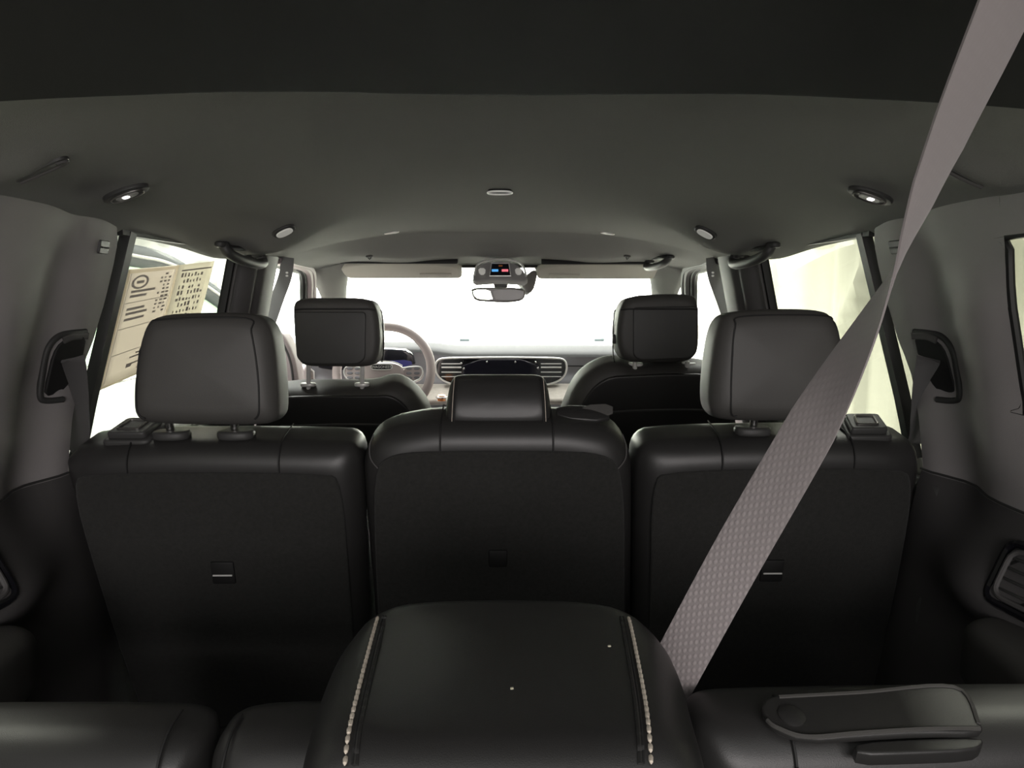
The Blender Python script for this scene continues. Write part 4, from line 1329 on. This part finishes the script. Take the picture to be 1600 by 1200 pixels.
# ------------------------------------------------------------------ steering wheel
wc = at(600, 579, 2.775)
wf_ = Frame(wc, R(-24))
sw = thing('steering_wheel', 'leather steering wheel with chrome edged spokes and lettered hub', 'steering wheel', wc)
RW = .184
tube([wf_(RW * math.cos(a), RW * math.sin(a), 0) for a in [2 * math.pi * k / 64 for k in range(64)]], .0178, 14, True).build('rim', 'wheel_leather', sw, angle=180)
hub = padded(wf_, wf_.trace([(566, 592), (568, 574), (582, 569), (600, 568), (620, 569), (632, 575), (632, 592), (620, 606), (605, 611), (590, 610), (574, 604)]), .06, .016, .008, w0=-.03, smooth=2).build('hub', 'wheel_leather', sw, angle=180)
tube(catmull([wf_(*wf_.uv(*p), -.030) for p in ((570, 575), (584, 570), (600, 569), (618, 570), (630, 575))], 5), .003, 6).build('hub_edge', 'silver', hub)
bz = wf_.trace([(583, 576), (587, 574.5), (611, 574.5), (615, 576), (615, 581), (611, 583), (587, 583), (583, 581)])
bd_ = padded(wf_, bz, .006, .002, w0=-.043, smooth=1).build('badge', 'gloss_black', hub, angle=60)
tube([wf_(a, b, -.0435) for a, b in chaikin(bz, 1)], .0022, 6, True).build('badge_frame', 'silver', bd_)
bu, bv = wf_.uv(599, 579)
text_mesh('WAGONEER', .0135, wf_, bu, bv, -.0445, .0008, 'badge_lettering', 'silver', bd_)
for sx in (-1, 1):
    def q(px, py): return ((600 + sx * (px - 600)), py)
    po = wf_.trace([q(628, 576), q(656, 573), q(662, 578), q(662, 590), q(652, 598), q(630, 602)])
    sp = padded(wf_, po, .02, .006, w0=-.016, smooth=1).build('spoke', 'wheel_leather', sw, angle=60)
    tube([wf_(a, b, -.016) for a, b in chaikin([wf_.uv(*q(*p)) for p in ((630, 577), (656, 574), (661, 579), (661, 589), (652, 597), (632, 603), (622, 609))], 2, False)], .0032, 6).build('spoke_trim', 'silver', sp)
    for py in (578, 585, 592):
        for px in (640, 652):
            q_ = wf_.uv(*q(px, py))
            padded(LF(wf_(*q_, -.016), wf_.U, wf_.V, wf_.W), [(-.011, -.005), (.011, -.005), (.011, .005), (-.011, .005)], .004, .0012, w0=-.003, smooth=1).build('button', 'dash_face', sp)
    po = wf_.trace([q(618, 604), q(630, 600), q(645, 622), q(634, 632)])
    padded(wf_, po, .016, .005, w0=-.010, smooth=1).build('lower_spoke', 'wheel_leather', sw, angle=60)
tube([wf_(0, 0, .0), wf_(0, -.005, .06), wf_(0, -.01, .14)], [.045, .05, .05], 16).build('column', 'plastic', sw)

# curved front door capping visible between left headrests
cpo = thing('door_capping', 'curved mauve grey door capping seen between the two left headrests', 'door trim', at(448, 560, 2.50))
fr = Frame(at(448, 565, 2.50))
padded(fr, fr.trace([(424, 640), (424, 520), (436, 515), (450, 535), (461, 565), (468, 610), (468, 645)]), .10, .02, .004, w0=0, smooth=2).build('pad', 'door_leather', cpo, angle=180)
tube(catmull([fr(*fr.uv(*p), -.002) for p in ((430, 522), (444, 540), (455, 570), (460, 615))], 6), .004, 6).build('seam', 'plastic_matt', cpo)

# ------------------------------------------------------------------ the car standing next to this one
nc = thing('parked_car', 'dark parked car with pale green windows outside the left rear window', 'car', (-3.3, 5.2, -.55))
NX = -2.45
def side_px(px, py):
    d = raydir(px, py)
    p = CAM + d * (NX / d.x)
    return p
rail = [side_px(*p) for p in ((130, 392), (170, 393), (205, 399), (240, 406), (275, 421), (310, 445), (340, 466), (365, 486), (392, 510))]
mb = tube(catmull(rail, 5), .075, 12)
mb.build('roof_rail', 'car_trim', nc)
tube([p + Vector((.07, 0, -.01)) for p in catmull(rail, 5)], .012, 8).build('rail_bead', 'pillar_plastic', nc)
ys = [p.y for p in rail]
def rz(y):
    return pw(y, [(p.y, p.z) for p in rail])
y0n, y1n = min(ys) - .9, max(ys)
sill_z = .66
grid(lambda s, t: Vector((NX - .02, lerp(y0n, y1n + .1, s), lerp(sill_z - .05, max(sill_z - .04, rz(lerp(y0n, y1n + .1, s))), t))), 30, 6).build('side_window', 'glass_green', nc)
grid(lambda s, t: Vector((NX - 1.75 * t, lerp(y0n, y1n, s), rz(lerp(y0n, y1n, s)) + .03 + .05 * math.sin(t * math.pi))), 30, 10).build('roof', 'car_paint', nc)
bodyp = [(y0n - .2, -.3), (y0n - .25, .30), (y0n - .2, .62), (y1n + .05, .60), (y1n + .9, .50), (y1n + 1.15, .30), (y1n + 1.15, -.3)]
bf = LF((NX + .03, 0, 0), (0, 1, 0), (0, 0, 1), (-1, 0, 0))
padded(bf, bodyp, 1.85, .06, .02, .02, smooth=2).build('body', 'car_paint', nc, angle=60)
tube([Vector((NX + .035, y, .60)) for y in (y0n, (y0n + y1n) / 2, y1n)], .016, 8).build('belt_trim', 'chrome', nc)
tube([Vector((NX + .01, y, .665)) for y in (y0n, (y0n + y1n) / 2, y1n + .1)], .05, 10).build('window_sill', 'pillar_plastic', nc)
for yy in (y0n + .45, y1n + .45):
    for xx in (NX + .02, NX - 1.75):
        tube([Vector((xx - .10, yy, -.21)), Vector((xx + .10, yy, -.21))], .34, 28).build('wheel', 'rubber', nc, angle=50)
